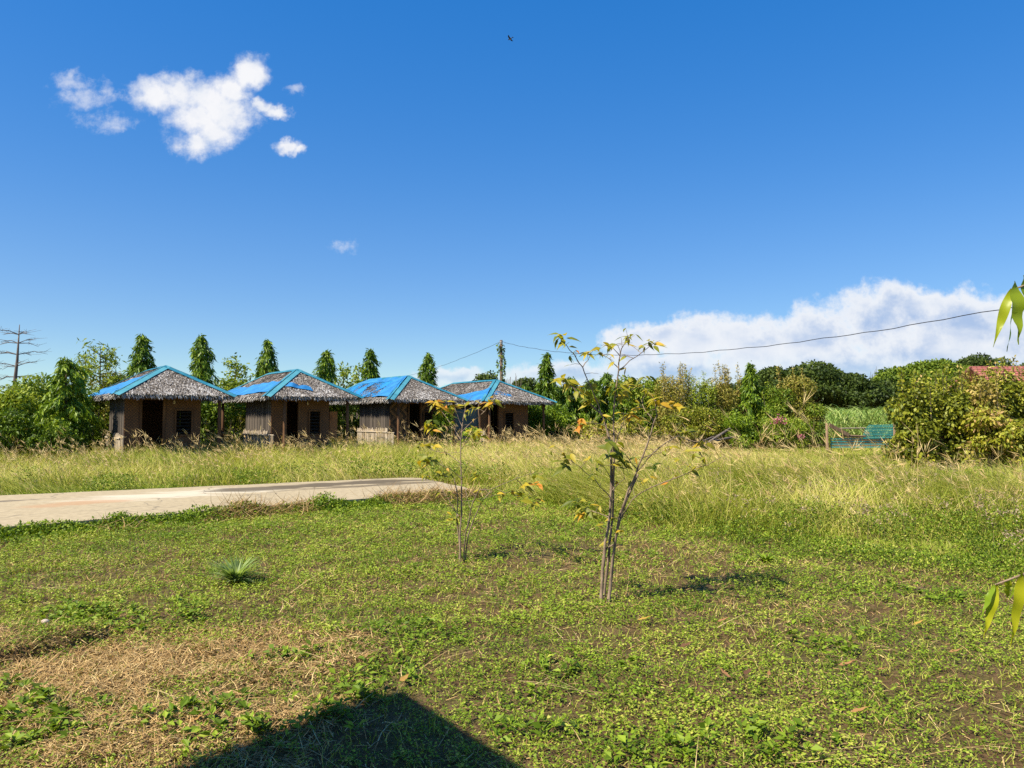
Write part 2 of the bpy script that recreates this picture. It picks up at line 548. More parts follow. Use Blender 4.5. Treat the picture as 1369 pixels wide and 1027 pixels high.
def woven_mat(name, ca, cb, zig):
    m, g = new_mat(name)
    v = g.n('ShaderNodeTexCoord').outputs['Object']
    sp = g.n('ShaderNodeSeparateXYZ', {0: v})
    h = g.m('ADD', sp.outputs[0], sp.outputs[1])
    z = sp.outputs[2]
    if zig:
        tri = g.m('PINGPONG', z, 0.28)
        f = g.m('FRACT', g.m('MULTIPLY', g.m('ADD', h, tri), 3.2))
        band = g.m('GREATER_THAN', f, 0.55)
    else:
        a = g.m('PINGPONG', g.m('MULTIPLY', g.m('ADD', h, z), 9.0), 0.5)
        b = g.m('PINGPONG', g.m('MULTIPLY', g.m('SUBTRACT', h, z), 9.0), 0.5)
        band = g.m('GREATER_THAN', a, b)
    fine = g.m('MULTIPLY', g.m('PINGPONG', g.m('MULTIPLY', z, 40.0), 0.5), 0.5)
    nz = g.n('ShaderNodeTexNoise', {'Vector': v, 'Scale': 3.0, 'Detail': 6.0, 'Roughness': 0.65}).outputs[0]
    f = g.m('ADD', g.m('MULTIPLY', band, 0.55 if zig else 0.25), g.m('ADD', g.m('MULTIPLY', nz, 0.5), g.m('MULTIPLY', fine, 0.25)))
    col = ramp(g, f, [(0.2, ca), (0.85, cb)])
    bp = g.n('ShaderNodeBump', {'Height': f, 'Strength': 0.4, 'Distance': 0.01})
    p = g.n('ShaderNodeBsdfPrincipled', {'Base Color': col, 'Roughness': 0.75, 'Normal': bp.outputs[0]})
    g.n('ShaderNodeOutputMaterial', {0: p.outputs[0]})
    return m


M['woven'] = woven_mat('woven_bamboo', (0.07, 0.028, 0.009), (0.20, 0.092, 0.032), False)
M['wovenzig'] = woven_mat('zigzag_woven_bamboo', (0.020, 0.010, 0.005), (0.16, 0.078, 0.03), True)


def concrete_mat():
    m, g = new_mat('stained_concrete')
    v = g.n('ShaderNodeTexCoord').outputs['Object']
    st = g.n('ShaderNodeMapping', {'Vector': v, 'Rotation': (0, 0, math.radians(-38)), 'Scale': (0.35, 1.3, 1)}).outputs[0]
    big = g.n('ShaderNodeTexNoise', {'Vector': st, 'Scale': 0.9, 'Detail': 8.0, 'Roughness': 0.68}).outputs[0]
    fine = g.n('ShaderNodeTexNoise', {'Vector': v, 'Scale': 9.0, 'Detail': 8.0, 'Roughness': 0.7}).outputs[0]
    base = ramp(g, fine, [(0.3, (0.29, 0.225, 0.128)), (0.7, (0.46, 0.37, 0.22))])
    sp = g.n('ShaderNodeSeparateXYZ', {0: v})
    al = g.m('ADD', g.m('MULTIPLY', sp.outputs[0], 0.79), g.m('MULTIPLY', sp.outputs[1], 0.61))
    ac = g.m('ADD', g.m('MULTIPLY', sp.outputs[0], -0.61), g.m('MULTIPLY', sp.outputs[1], 0.79))
    edge = g.m('MULTIPLY', g.m('SUBTRACT', big, 0.5), 3.2)

    def blot(a0, c0, ra, rc):
        d = g.n('ShaderNodeCombineXYZ', {0: g.m('DIVIDE', g.m('SUBTRACT', al, a0), ra), 1: g.m('DIVIDE', g.m('SUBTRACT', ac, c0), rc), 2: 0.0}).outputs[0]
        return g.smooth(g.m('ADD', g.m('SUBTRACT', 1.0, g.vm('LENGTH', d)), edge), 0.0, 0.5)
    c2 = g.mix(g.m('MULTIPLY', blot(3.7, 15.3, 2.0, 0.95), 0.85), base, (0.55, 0.48, 0.35, 1))
    c2 = g.mix(g.m('MULTIPLY', blot(2.0, 14.75, 0.9, 0.4), 0.7), c2, (0.40, 0.23, 0.11, 1))
    c2 = g.mix(g.m('MULTIPLY', blot(6.6, 15.5, 3.2, 0.55), 0.88), c2, (0.075, 0.052, 0.022, 1))
    c2 = g.mix(g.m('MULTIPLY', blot(7.6, 14.7, 2.2, 0.28), 0.75), c2, (0.09, 0.062, 0.027, 1))
    c4 = g.mix(g.m('MULTIPLY', blot(0.2, 15.9, 1.6, 0.16), 0.8), c2, (0.10, 0.075, 0.05, 1))
    cr = g.n('ShaderNodeTexVoronoi', {'Vector': g.vm('ADD', v, g.n('ShaderNodeTexNoise', {'Vector': v, 'Scale': 1.5}).outputs[1]), 'Scale': 0.42}, feature='DISTANCE_TO_EDGE').outputs[0]
    c5 = g.mix(g.m('MULTIPLY', g.smooth(cr, 0.010, 0.002), 0.6), c4, (0.10, 0.08, 0.055, 1))
    bp = g.n('ShaderNodeBump', {'Height': fine, 'Strength': 0.35, 'Distance': 0.01})
    p = g.n('ShaderNodeBsdfPrincipled', {'Base Color': c5, 'Roughness': 0.85, 'Normal': bp.outputs[0]})
    g.n('ShaderNodeOutputMaterial', {0: p.outputs[0]})
    return m


def ground_mat():
    m, g = new_mat('soil_and_dry_thatch')
    v = g.n('ShaderNodeTexCoord').outputs['Object']
    a = g.n('ShaderNodeTexNoise', {'Vector': v, 'Scale': 0.9, 'Detail': 8.0, 'Roughness': 0.65}).outputs[0]
    b = g.n('ShaderNodeTexNoise', {'Vector': v, 'Scale': 28.0, 'Detail': 6.0, 'Roughness': 0.7}).outputs[0]
    c0 = g.n('ShaderNodeTexNoise', {'Vector': g.vm('ADD', v, (5, 8, 0)), 'Scale': 3.5, 'Detail': 6.0, 'Roughness': 0.7}).outputs[0]
    soil = ramp(g, b, [(0.3, (0.055, 0.032, 0.014)), (0.7, (0.24, 0.15, 0.068))])
    dry = ramp(g, b, [(0.3, (0.07, 0.045, 0.02)), (0.7, (0.26, 0.18, 0.085))])
    grn = ramp(g, b, [(0.3, (0.04, 0.065, 0.014)), (0.7, (0.12, 0.15, 0.03))])
    c1 = g.mix(g.smooth(a, 0.42, 0.62), soil, dry)
    c2 = g.mix(g.m('MULTIPLY', g.smooth(c0, 0.45, 0.6), 0.35), c1, grn)
    at_ = g.n('ShaderNodeAttribute', attribute_name='tint')
    c3 = g.mix(at_.outputs['Fac'], c2, dry)
    bp = g.n('ShaderNodeBump', {'Height': b, 'Strength': 0.9, 'Distance': 0.05})
    p = g.n('ShaderNodeBsdfPrincipled', {'Base Color': c3, 'Roughness': 0.95, 'Specular IOR Level': 0.1, 'Normal': bp.outputs[0]})
    g.n('ShaderNodeOutputMaterial', {0: p.outputs[0]})
    return m


def tile_mat():
    m, g = new_mat('red_roof_tile')
    v = g.n('ShaderNodeTexCoord').outputs['Object']
    br = g.n('ShaderNodeTexBrick', {'Vector': v, 'Color1': (0.36, 0.12, 0.09, 1), 'Color2': (0.46, 0.17, 0.13, 1), 'Mortar': (0.20, 0.06, 0.05, 1),
                                    'Scale': 1.0, 'Mortar Size': 0.03, 'Brick Width': 0.33, 'Row Height': 0.33})
    p = g.n('ShaderNodeBsdfPrincipled', {'Base Color': br.outputs[0], 'Roughness': 0.6})
    g.n('ShaderNodeOutputMaterial', {0: p.outputs[0]})
    return m


# ------------------------------------------------------------------ ground
def step_mask(x, y):
    """matted weed bank at the left: a low step beside the dry patch"""
    # line from (-3.25,4.2) to (-2.95,5.6); bank is to its left
    lx = -3.20 + (y - 4.4) * 0.15 + 0.10 * np.sin(y * 5.0)
    s = np.clip((lx - x) / 0.10, 0, 1)
    along = np.clip((y - 4.2) / 0.3, 0, 1) * np.clip((5.75 - y) / 0.35, 0, 1)
    fall = np.clip((x + 4.6) / 0.9, 0, 1)
    return s * along * fall


def gz(x, y):
    x = np.asarray(x, float)
    y = np.asarray(y, float)
    near = np.clip((40 - np.abs(y)) / 20, 0, 1)
    z = (vnoise(x, y, 1.3) - 0.5) * 0.05 + (vnoise(x, y, 0.35, 7, 3) - 0.5) * 0.025
    z = z * near + step_mask(x, y) * 0.09
    return z


def dry_mask(x, y):
    x = np.asarray(x, float)
    y = np.asarray(y, float)
    e = np.sqrt(((x + 2.45) / 1.05) ** 2 + ((y - 4.65) / 0.72) ** 2)
    e2 = np.sqrt(((x + 1.75) / 0.6) ** 2 + ((y - 3.9) / 0.45) ** 2)
    e = np.minimum(e, e2)
    nn = vnoise(x, y, 0.5, 2, 9) * 0.6 + vnoise(x, y, 0.17, 5, 1) * 0.4
    return np.clip((1.2 - e - (nn - 0.5) * 2.2) / 0.5, 0, 1)


def axis(lo, hi, fine_lo, fine_hi, st):
    mid = np.arange(fine_lo, fine_hi + 1e-6, st)
    a, b = [], []
    s, p = st, fine_hi
    while p < hi:
        s *= 1.18
        p += s
        b.append(min(p, hi))
    s, p = st, fine_lo
    while p > lo:
        s *= 1.18
        p -= s
        a.append(max(p, lo))
    return np.array(a[::-1] + list(mid) + b)


gx = axis(-4000, 4000, -5.0, 5.0, 0.07)
gy = axis(-400, 6000, 2.2, 8.5, 0.07)
X, Y = np.meshgrid(gx, gy, indexing='ij')
Z = gz(X, Y)
mb = MB()
nx, ny = X.shape
idx = np.arange(nx * ny).reshape(nx, ny)
ff = np.stack([idx[:-1, :-1], idx[1:, :-1], idx[1:, 1:], idx[:-1, 1:]], -1).reshape(-1, 4)
mb.add(np.stack([X, Y, Z], -1).reshape(-1, 3), ff, dry_mask(X, Y).ravel())
tag(mb.build('ground', ground_mat(), smooth=True), kind='structure')

# ------------------------------------------------------------------ pavement slab
SL = [Vector((-0.75, 15.25, 0)), Vector((-2.35, 18.6, 0)), Vector((-9.83 - 8.9, 14.2 - 5.5, 0)), Vector((-6.95 - 8.0, 10.0 - 6.64, 0))]


def in_poly(x, y, poly):
    ins = np.ones_like(np.asarray(x, float), bool)
    n = len(poly)
    for i in range(n):
        a, b = poly[i], poly[(i + 1) % n]
        ins &= ((b[0] - a[0]) * (y - a[1]) - (b[1] - a[1]) * (x - a[0])) >= 0
    return ins


def slab():
    bm = bmesh.new()
    near0, far0, far1, near1 = SL
    pts = []
    # ragged edges, rounded far right corner
    def edge(a, b, n, amp):
        for k in range(n):
            p = a.lerp(b, k / n)
            d = (b - a).normalized()
            nn = Vector((-d.y, d.x, 0))
            pts.append(p + nn * (vnoise(p.x, p.y, 0.5) - 0.5) * amp)
    c1 = near0.lerp(far0, 0.82)
    c2 = far0.lerp(far1, 0.04)
    edge(near0, c1, 14, 0.10)
    for k in range(6):
        t = k / 6
        pts.append(c1 * (1 - t) ** 2 + far0 * 2 * t * (1 - t) + c2 * t * t)
    edge(c2, far1, 90, 0.08)
    edge(far1, near1, 10, 0.0)
    edge(near1, near0, 110, 0.10)
    top = [bm.verts.new((p.x, p.y, 0.13)) for p in pts]
    bot = [bm.verts.new((p.x, p.y, -0.05)) for p in pts]
    bm.faces.new(top)
    n = len(pts)
    for i in range(n):
        bm.faces.new((top[i], bot[i], bot[(i + 1) % n], top[(i + 1) % n]))
    bm.normal_update()
    me = bpy.data.meshes.new('pavement')
    bm.to_mesh(me)
    bm.free()
    me.materials.append(concrete_mat())
    o = bpy.data.objects.new('pavement', me)
    COL.objects.link(o)
    tag(o, kind='structure')


slab()

# ------------------------------------------------------------------ thatched huts
HT = math.radians(37)
EAVE, PEAK = 2.40, 3.46


def make_hut(A, Wd, Lh, run1, run2, spec, label):
    ca, sa = math.cos(HT), math.sin(HT)
    cx = A[0] + ca * Wd / 2 - sa * Lh / 2
    cy = A[1] + sa * Wd / 2 + ca * Lh / 2
    root = empty('thatched_hut', (cx, cy, 0), HT)
    tag(root, label, 'hut', 'thatched huts standing in a row')
    rng = np.random.default_rng(spec['seed'])
    rnd = random.Random(spec['seed'])
    o = Vector((-Wd / 2, -Lh / 2, 0))

    def L(u, v, z):
        return Vector((u, v, z)) + o
    a, b, c0, d = L(0, 0, EAVE), L(Wd, 0, EAVE), L(0, Lh, EAVE), L(Wd, Lh, EAVE)
    p, q = L(Wd / 2, run1, PEAK), L(Wd / 2, Lh - run2, PEAK)
    slopes = {'front': (a, b, p, p), 'left': (c0, a, p, q), 'right': (b, d, q, p), 'back': (d, c0, q, q)}
    # --- thatch: solid slopes with hundreds of overlapping strands
    mb = MB()
    for k, (e0, e1, t1, t0) in slopes.items():
        n = (e1 - e0).cross(t0 - e0).normalized()
        vv = [e0, e1, t1, t0] if t1 != t0 else [e0, e1, t1]
        low = [x - n * 0.10 for x in vv]
        m = len(vv)
        if m == 4:
            mb.add([tuple(x) for x in vv], [(0, 1, 2, 3)], 0.25)
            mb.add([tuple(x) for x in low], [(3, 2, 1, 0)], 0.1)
        else:
            mb.add([tuple(x) for x in vv], [(0, 1, 2)], 0.25)
            mb.add([tuple(x) for x in low], [(2, 1, 0)], 0.1)
        mb.add([tuple(x) for x in (e0, e1, low[1], low[0])], [(3, 2, 1, 0)], 0.42)
        area = ((e1 - e0).length + (t1 - t0).length) / 2 * ((e0 + e1) / 2 - (t0 + t1) / 2).length
        N = int(area * 420)
        s = rng.random(N)
        t = 1 - np.sqrt(1 - rng.random(N)) if m == 3 else rng.random(N)
        e0a, e1a, t1a, t0a = (np.array(x) for x in (e0, e1, t1, t0))
        P = (e0a + (e1a - e0a) * s[:, None]) * (1 - t[:, None]) + (t0a + (t1a - t0a) * s[:, None]) * t[:, None]
        na = np.array(n)
        down = np.array(((e0 + e1) / 2 - (t0 + t1) / 2).normalized())
        along = np.array((e1 - e0).normalized())
        D = down + along * rng.normal(0, 0.16, N)[:, None] + na * rng.uniform(0.02, 0.12, N)[:, None]
        R = na + rng.normal(0, 0.24, (N, 3))
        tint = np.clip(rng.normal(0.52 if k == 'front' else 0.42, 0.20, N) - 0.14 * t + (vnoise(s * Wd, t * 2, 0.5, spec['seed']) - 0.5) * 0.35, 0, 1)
        mb.leaves(P + na * 0.015, D, rng.uniform(0.09, 0.20, N), rng.uniform(0.025, 0.05, N), tint, R, 0.0)
        # eave fringe
        N = int((e1 - e0).length * 170)
        s = rng.random(N)
        P = e0a + (e1a - e0a) * s[:, None] + na * rng.uniform(-0.10, 0.02, N)[:, None] - down * rng.uniform(0.0, 0.1, N)[:, None]
        D = down * 0.75 + np.array((0, 0, -0.55)) + along * rng.normal(0, 0.2, N)[:, None]
        mb.leaves(P, D, rng.uniform(0.08, 0.20, N), rng.uniform(0.02, 0.045, N), np.clip(rng.normal(0.62, 0.18, N), 0, 1), na + rng.normal(0, 0.3, (N, 3)))
    mb.build('thatch_roof', M['thatch'], root)

    # --- sheet metal hip and ridge caps
    def cap(e, f, k1, k2, w=0.18):
        mbc = MB()
        s1, s2 = nm[k1], nm[k2]
        c1 = sum((Vector(x) for x in slopes[k1]), Vector()) / 4
        c2 = sum((Vector(x) for x in slopes[k2]), Vector()) / 4
        dd = (f - e).normalized()
        n1 = s1
        n2 = s2
        side1, side2 = n1.cross(dd), n2.cross(dd)
        if side1.dot(c1 - e) < 0:
            side1 = -side1
        if side2.dot(c2 - e) < 0:
            side2 = -side2
        mid_up = ((n1 + n2) / 2).normalized()
        for (sd, nn) in ((side1, n1), (side2, n2)):
            seg = 5
            for k in range(seg):
                p0 = e.lerp(f, k / seg)
                p1 = e.lerp(f, (k + 1) / seg + (0.01 if k < seg - 1 else 0))
                lift = 0.05 + 0.006 * (k % 2)
                top = [p0 + mid_up * lift + sd * 0.022, p1 + mid_up * lift + sd * 0.022, p1 + sd * w + nn * lift, p0 + sd * w + nn * lift]
                bot = [x - nn * 0.006 for x in top]
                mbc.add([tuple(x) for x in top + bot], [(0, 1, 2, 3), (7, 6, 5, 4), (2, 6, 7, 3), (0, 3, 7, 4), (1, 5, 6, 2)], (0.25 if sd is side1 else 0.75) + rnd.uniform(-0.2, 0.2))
        return mbc.build('ridge_cap', M['teal'], root)
    nm = {k: (v[1] - v[0]).cross(v[3] - v[0]).normalized() for k, v in slopes.items()}
    cap(p, a - (p - a).normalized() * 0.12, 'left', 'front')
    cap(p, b - (p - b).normalized() * 0.12, 'front', 'right')
    cap(q, c0 - (q - c0).normalized() * 0.12, 'back', 'left')
    cap(q, d - (q - d).normalized() * 0.12, 'right', 'back')
    cap(q, p, 'left', 'right')

    # --- tarpaulins laid under the caps
    def tarp(slope, s0, s1, tb, tt, mat, lift=0.05):
        e0, e1, t1, t0 = slopes[slope]
        n = nm[slope]
        ns, nt = 36, 14
        vv, ff = [], []
        for i in range(ns + 1):
            s = s0 + (s1 - s0) * i / ns
            lo, hi = tb(s), tt(s)
            for j in range(nt + 1):
                t = lo + (hi - lo) * j / nt
                P = e0.lerp(e1, s).lerp(t0.lerp(t1, s), t)
                wob = (vnoise(s * 9, t * 5, 1.0, spec['seed'], 3) - 0.5) * 0.05 + 0.012 * math.sin(s * 31 + t * 4)
                vv.append(tuple(P + n * (lift + wob) + (n * 0.0 if t > 0.02 else Vector((0, 0, -0.05)))))
        for i in range(ns):
            for j in range(nt):
                k = i * (nt + 1) + j
                ff.append((k, k + nt + 1, k + nt + 2, k + 1))
        mbt = MB()
        mbt.add(vv, ff)
        r = mbt.build('tarpaulin', mat, root, smooth=True)
        return r
    for tp in spec['tarps']:
        tarp(*tp)

    # --- body
    fz = 0.30
    bx0, bx1, by0, by1 = spec.get('bx0', 0.42), Wd - 0.88, 1.0, 3.9
    th = 0.05
    wm = M[spec['wall']]
    fl = MB()
    fl.boxspan(L(0.3, (0.3 + Lh - 0.3) / 2, fz - 0.06), L(Wd - 0.3, (0.3 + Lh - 0.3) / 2, fz - 0.06), Lh - 0.6, 0.12)
    fl.build('floor', M['timber'], root)
    dx0, dx1, dtop = spec['door']
    wx0, wx1, wz0, wz1 = spec['window']
    top = 2.34
    fr = MB()
    yv = by0

    def panel(mbp, u0, u1, z0, z1, v=yv):
        mbp.box(L((u0 + u1) / 2, v, (z0 + z1) / 2), (u1 - u0, th, z1 - z0))
    panel(fr, bx0, dx0, fz, top)
    panel(fr, dx0, dx1, dtop, top)
    panel(fr, dx1, wx0, fz, top)
    panel(fr, wx0, wx1, fz, wz0)
    panel(fr, wx0, wx1, wz1, top)
    panel(fr, wx1, bx1, fz, top)
    fr.build('front_wall', wm, root)
    df = MB()
    for u in (dx0 - 0.03, dx1 + 0.03):
        df.box(L(u, yv - 0.03, (fz + dtop) / 2), (0.07, 0.10, dtop - fz))
    df.box(L((dx0 + dx1) / 2, yv - 0.03, dtop + 0.035), (dx1 - dx0 + 0.13, 0.11, 0.07))
    df.build('door_frame', M['post'], root)
    wf = MB()
    for u in (wx0 - 0.025, wx1 + 0.025):
        wf.box(L(u, yv - 0.03, (wz0 + wz1) / 2), (0.05, 0.09, wz1 - wz0))
    for z in (wz0 - 0.025, wz1 + 0.025):
        wf.box(L((wx0 + wx1) / 2, yv - 0.03, z), (wx1 - wx0 + 0.1, 0.092, 0.05))
    win = wf.build('window', M['post'], root)
    sm = MB()
    n = 7
    for k in range(n):
        z = wz0 + (k + 0.5) * (wz1 - wz0) / n
        sm.box(L((wx0 + wx1) / 2, yv + 0.01, z), (wx1 - wx0, 0.07, 0.012), Matrix.Rotation(0.6, 3, 'X'))
    sm.build('louvre', M['dark'], win)
    # side and back walls of split bamboo
    lw = MB()

    def slats(mbp, p0, p1, z0, z1, w=0.07, gap=0.006, jag=0.0):
        p0, p1 = Vector(p0), Vector(p1)
        ln = (p1 - p0).length
        k = int(ln / (w + gap))
        for i in range(k):
            cpt = p0.lerp(p1, (i + 0.5) / k)
            zt = z1 + (rnd.random() - 0.5) * jag
            dirv_ = (p1 - p0).normalized()
            mbp.boxspan(Vector((cpt.x, cpt.y, z0)), Vector((cpt.x, cpt.y, zt)), 0.022 + 0.008 * rnd.random(), w, rnd.random(), up=tuple(dirv_))
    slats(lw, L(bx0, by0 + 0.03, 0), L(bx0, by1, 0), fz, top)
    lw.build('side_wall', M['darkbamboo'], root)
    rw = MB()
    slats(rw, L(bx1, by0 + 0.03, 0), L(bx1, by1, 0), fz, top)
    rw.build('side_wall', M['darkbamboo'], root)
    bw = MB()
    bw.box(L((bx0 + bx1) / 2, by1, (fz + top) / 2), (bx1 - bx0 - 0.06, th, top - fz))
    bw.build('back_wall', wm, root)
    # bamboo skirt on the sunny side and a low porch rail
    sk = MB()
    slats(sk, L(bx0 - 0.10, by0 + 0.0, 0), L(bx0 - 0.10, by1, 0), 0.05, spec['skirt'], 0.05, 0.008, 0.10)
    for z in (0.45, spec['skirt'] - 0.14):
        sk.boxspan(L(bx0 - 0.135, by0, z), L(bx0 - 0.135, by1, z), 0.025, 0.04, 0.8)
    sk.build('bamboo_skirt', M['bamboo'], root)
    rl = MB()
    ru0, ru1 = 0.36, dx0 - 0.08
    slats(rl, L(bx0 - 0.1, 0.45, 0), L(bx0 - 0.1, 0.95, 0), 0.2, 0.95, 0.045, 0.015, 0.05)
    rl.tube([L(bx0 - 0.1, 0.40, 0.98), L(bx0 - 0.1, 0.98, 0.99)], 0.025)
    rl.build('porch_rail', M['bamboo'], root)
    for (u, v) in (spec.get('fpost', ()) + ((Wd - 0.42, 0.34), (Wd - 0.42, 3.2), (0.30, Lh - 0.4), (Wd - 0.42, Lh - 0.4))):
        pm = MB()
        pm.tube([L(u, v, -0.1), L(u + 0.01, v, 1.2), L(u, v + 0.01, 2.44)], [0.065, 0.06, 0.058], 7)
        pm.build('post', M['post'], root, smooth=True)
    bmx = MB()
    for (p0, p1) in ((L(0.2, 0.30, 2.36), L(Wd - 0.3, 0.34, 2.36)), (L(0.30, 0.2, 2.30), L(0.30, Lh - 0.3, 2.30)), (L(Wd - 0.42, 0.2, 2.30), L(Wd - 0.42, Lh - 0.3, 2.30))):
        bmx.tube([p0, p1], 0.04)
    bmx.build('eave_beam', M['post'], root)
    # white bulb hanging on the porch
    bl = MB()
    bl.tube([L(dx1 + 0.35, 0.93, 2.22), L(dx1 + 0.35, 0.93, 2.16), L(dx1 + 0.35, 0.93, 2.12), L(dx1 + 0.35, 0.93, 2.085)], [0.02, 0.04, 0.042, 0.02], 8)
    bl.build('light_bulb', M['stone'], root, smooth=True)
    if spec.get('board'):
        u0, u1, z0, z1 = spec['board']
        bd = MB()
        bd.box(L((u0 + u1) / 2, 1.12, (z0 + z1) / 2), (u1 - u0, 0.03, z1 - z0))
        bd.build('board', M['orangeply'], root)
    return root


def hutA(px, d):
    return ((px - CX) / FPX * d, d)


one = lambda s: 1.0
T = M['tarp']
N_ = M['tarpnet']
make_hut(hutA(155, 24.0), 3.75, 6.8, 1.85, 1.75, dict(
    seed=11, wall='woven', door=(0.95, 1.62, 2.22), window=(2.05, 2.55, 1.02, 1.86), skirt=1.05, board=None,
    tarps=[('left', 0.0, 0.93, lambda s: 0.0, lambda s: 0.30 + 0.40 * s, T)]),
    'leftmost thatched hut with bright blue tarp over its left slope and an open doorway')
make_hut(hutA(357, 26.0), 3.60, 6.8, 1.85, 1.75, dict(
    seed=12, wall='woven', door=(1.05, 1.50, 2.22), window=(1.95, 2.35, 1.0, 1.85), skirt=1.12, board=(2.80, 3.12, 0.85, 1.85), bx0=0.5,
    fpost=((0.75, 0.34),),
    tarps=[('left', 0.0, 0.99, lambda s: 0.05 + 0.10 * max(0, (s - 0.45)), lambda s: (0.60 - 0.28 * (1 - s) if s < 0.7 else 0.52 - 0.1 * (s - 0.7)) + (0.25 if s < 0.12 else 0) * (1 - s / 0.12), T),
           ('front', 0.0, 0.50, lambda s: 0.36 - 0.40 * s, lambda s: 0.52 - 0.42 * s, M['tarp'], 0.045)]),
    'second thatched hut, blue tarp strip along its eave and an orange board on the porch')
make_hut(hutA(522, 30.3), 3.70, 7.4, 1.85, 1.75, dict(
    seed=13, wall='wovenzig', door=(1.40, 1.95, 2.22), window=(2.15, 2.55, 1.0, 1.85), skirt=1.15, board=None, bx0=0.5,
    fpost=((0.55, 0.34),),
    tarps=[('left', 0.0, 1.0, lambda s: 0.06, lambda s: 0.97, N_), ('left', 0.0, 1.0, lambda s: 0.74, lambda s: 0.95, T, 0.06),
           ('left', 0.80, 0.97, lambda s: 0.05, lambda s: 0.9, T, 0.065)]),
    'third thatched hut with torn blue cover over the whole left slope and zigzag woven walls')
make_hut(hutA(648, 33.6), 4.15, 7.6, 1.95, 1.75, dict(
    seed=14, wall='woven', door=(0.90, 1.45, 2.22), window=(1.85, 2.35, 1.0, 1.85), skirt=1.0, board=None, fpost=((0.5, 0.34),),
    tarps=[('left', 0.30, 1.0, lambda s: 0.0, lambda s: max(0.02, (s - 0.30) / 0.70 * 0.56), T),
           ('front', 0.0, 0.42, lambda s: 0.30 - 0.3 * s, lambda s: 0.50 - 0.55 * s if s < 0.42 else 0.3, N_, 0.045)]),
    'rightmost thatched hut with a triangular blue tarp on the lower left slope')

HUTS = [(hutA(155, 24.0), 3.75, 6.8), (hutA(357, 26.0), 3.6, 6.8), (hutA(522, 30.3), 3.7, 7.4), (hutA(648, 33.6), 4.15, 7.6)]


def in_hut(x, y, m=-0.3):
    r = np.zeros_like(x, bool)
    ca, sa = math.cos(HT), math.sin(HT)
    for (A, w, l) in HUTS:
        u = (x - A[0]) * ca + (y - A[1]) * sa
        v = -(x - A[0]) * sa + (y - A[1]) * ca
        r |= (u > -m) & (u < w + m) & (v > -m) & (v < l + m)
    return r


# ------------------------------------------------------------------ trees and shrubs
def unit(rng, n):
    return nrm(rng.normal(size=(n, 3)))


def crown_blobs(mb, rng, blobs, per_area, L, Wd, droop, tmean=0.5, tsd=0.2, shell=0.55, up=0.15):
    for (c0, r) in blobs:
        r = np.asarray(r, float)
        area = 4 * PI * ((r[0] * r[1]) ** 1.6 / 3 + (r[0] * r[2]) ** 1.6 / 3 + (r[1] * r[2]) ** 1.6 / 3) ** (1 / 1.6)
        n = max(12, int(area * per_area))
        u = unit(rng, n)
        rad = shell + (1 - shell) * rng.random(n) ** 0.35
        P = np.asarray(c0) + u * r * rad[:, None] * rng.uniform(0.92, 1.08, n)[:, None]
        D = u * 0.28 + rng.normal(0, 0.6, (n, 3)) + np.array((0, 0, up - droop * 1.3))
        R = u + rng.normal(0, 0.45, (n, 3))
        tb = tmean + rng.normal(0, 0.10)
        tint = np.clip(rng.normal(tb, tsd, n), 0, 1)
        mb.leaves(P, D, L * rng.uniform(0.6, 1.3, n), Wd * rng.uniform(0.7, 1.25, n), tint, R, 0.15)


def shrub(name, label, cat, px, d, w, top, mat, seed, leaf=(0.15, 0.07), dens=130, nb=16, spiky=0, tm=0.5, group=None, depth=None, base=0.0, x=None, core=True, shape=0.75):
    """multi-stem shrub: stems plus an uneven crown of leaf clumps"""
    rng = np.random.default_rng(seed)
    cx = (px - CX) / FPX * d if x is None else x
    root = empty(name, (cx, d, 0))
    tag(root, label, cat, group)
    st = MB()
    cr = MB()
    dp = depth or w * 0.8
    blobs = []
    for k in range(nb):
        a = rng.random() * 2 * PI
        rr = math.sqrt(rng.random())
        z = base + (top - base) * (0.14 + 0.70 * rng.random() ** 0.85)
        tz = (z - base) / (top - base)
        wid = (1.0 - shape * max(0, tz - 0.45))
        c0 = np.array((math.cos(a) * rr * w * 0.38 * wid, math.sin(a) * rr * dp * 0.38 * wid, z))
        s = rng.uniform(0.16, 0.27)
        blobs.append((c0, (w * s, dp * s, (top - base) * s * 0.62)))
    blobs.append((np.array((rng.uniform(-0.1, 0.1) * w, 0, top - (top - base) * 0.14)), (w * 0.17, dp * 0.17, (top - base) * 0.14)))
    crown_blobs(cr, rng, blobs, dens, leaf[0], leaf[1], 0.25, tm)
    for k in range(spiky):
        a = rng.random() * 2 * PI
        rr = rng.random() * 0.42
        p0 = Vector((math.cos(a) * rr * w, math.sin(a) * rr * dp, top * 0.55))
        ht = top * rng.uniform(0.35, 0.62)
        p1 = p0 + Vector((rng.normal(0, 0.1), rng.normal(0, 0.1), ht))
        st.tube([p0, p0.lerp(p1, 0.5), p1], [0.014, 0.01, 0.004], 4)
        n = int(ht * 60)
        t = rng.random(n) ** 0.8
        P = np.array(p0)[None] + (np.array(p1) - np.array(p0))[None] * t[:, None] + rng.normal(0, 0.05 + 0.05 * (1 - t[:, None]), (n, 3))
        D = unit(rng, n) + np.array((0, 0, 0.4))
        cr.leaves(P, D, leaf[0] * rng.uniform(0.6, 1.1, n), leaf[1] * rng.uniform(0.6, 1.0, n), np.clip(rng.normal(tm + 0.15, 0.2, n), 0, 1))
    for (c0, r) in blobs[:10]:
        p1 = Vector(c0)
        p0 = Vector((p1.x * 0.25, p1.y * 0.25, -0.05))
        st.tube([p0, p0.lerp(p1, 0.5) + Vector((rng.normal(0, 0.05), rng.normal(0, 0.05), 0.08)), p1], [0.035, 0.022, 0.008], 5)
    cr.build('crown', M[mat], root)
    st.build('stem', M['bark'], root)
    return root


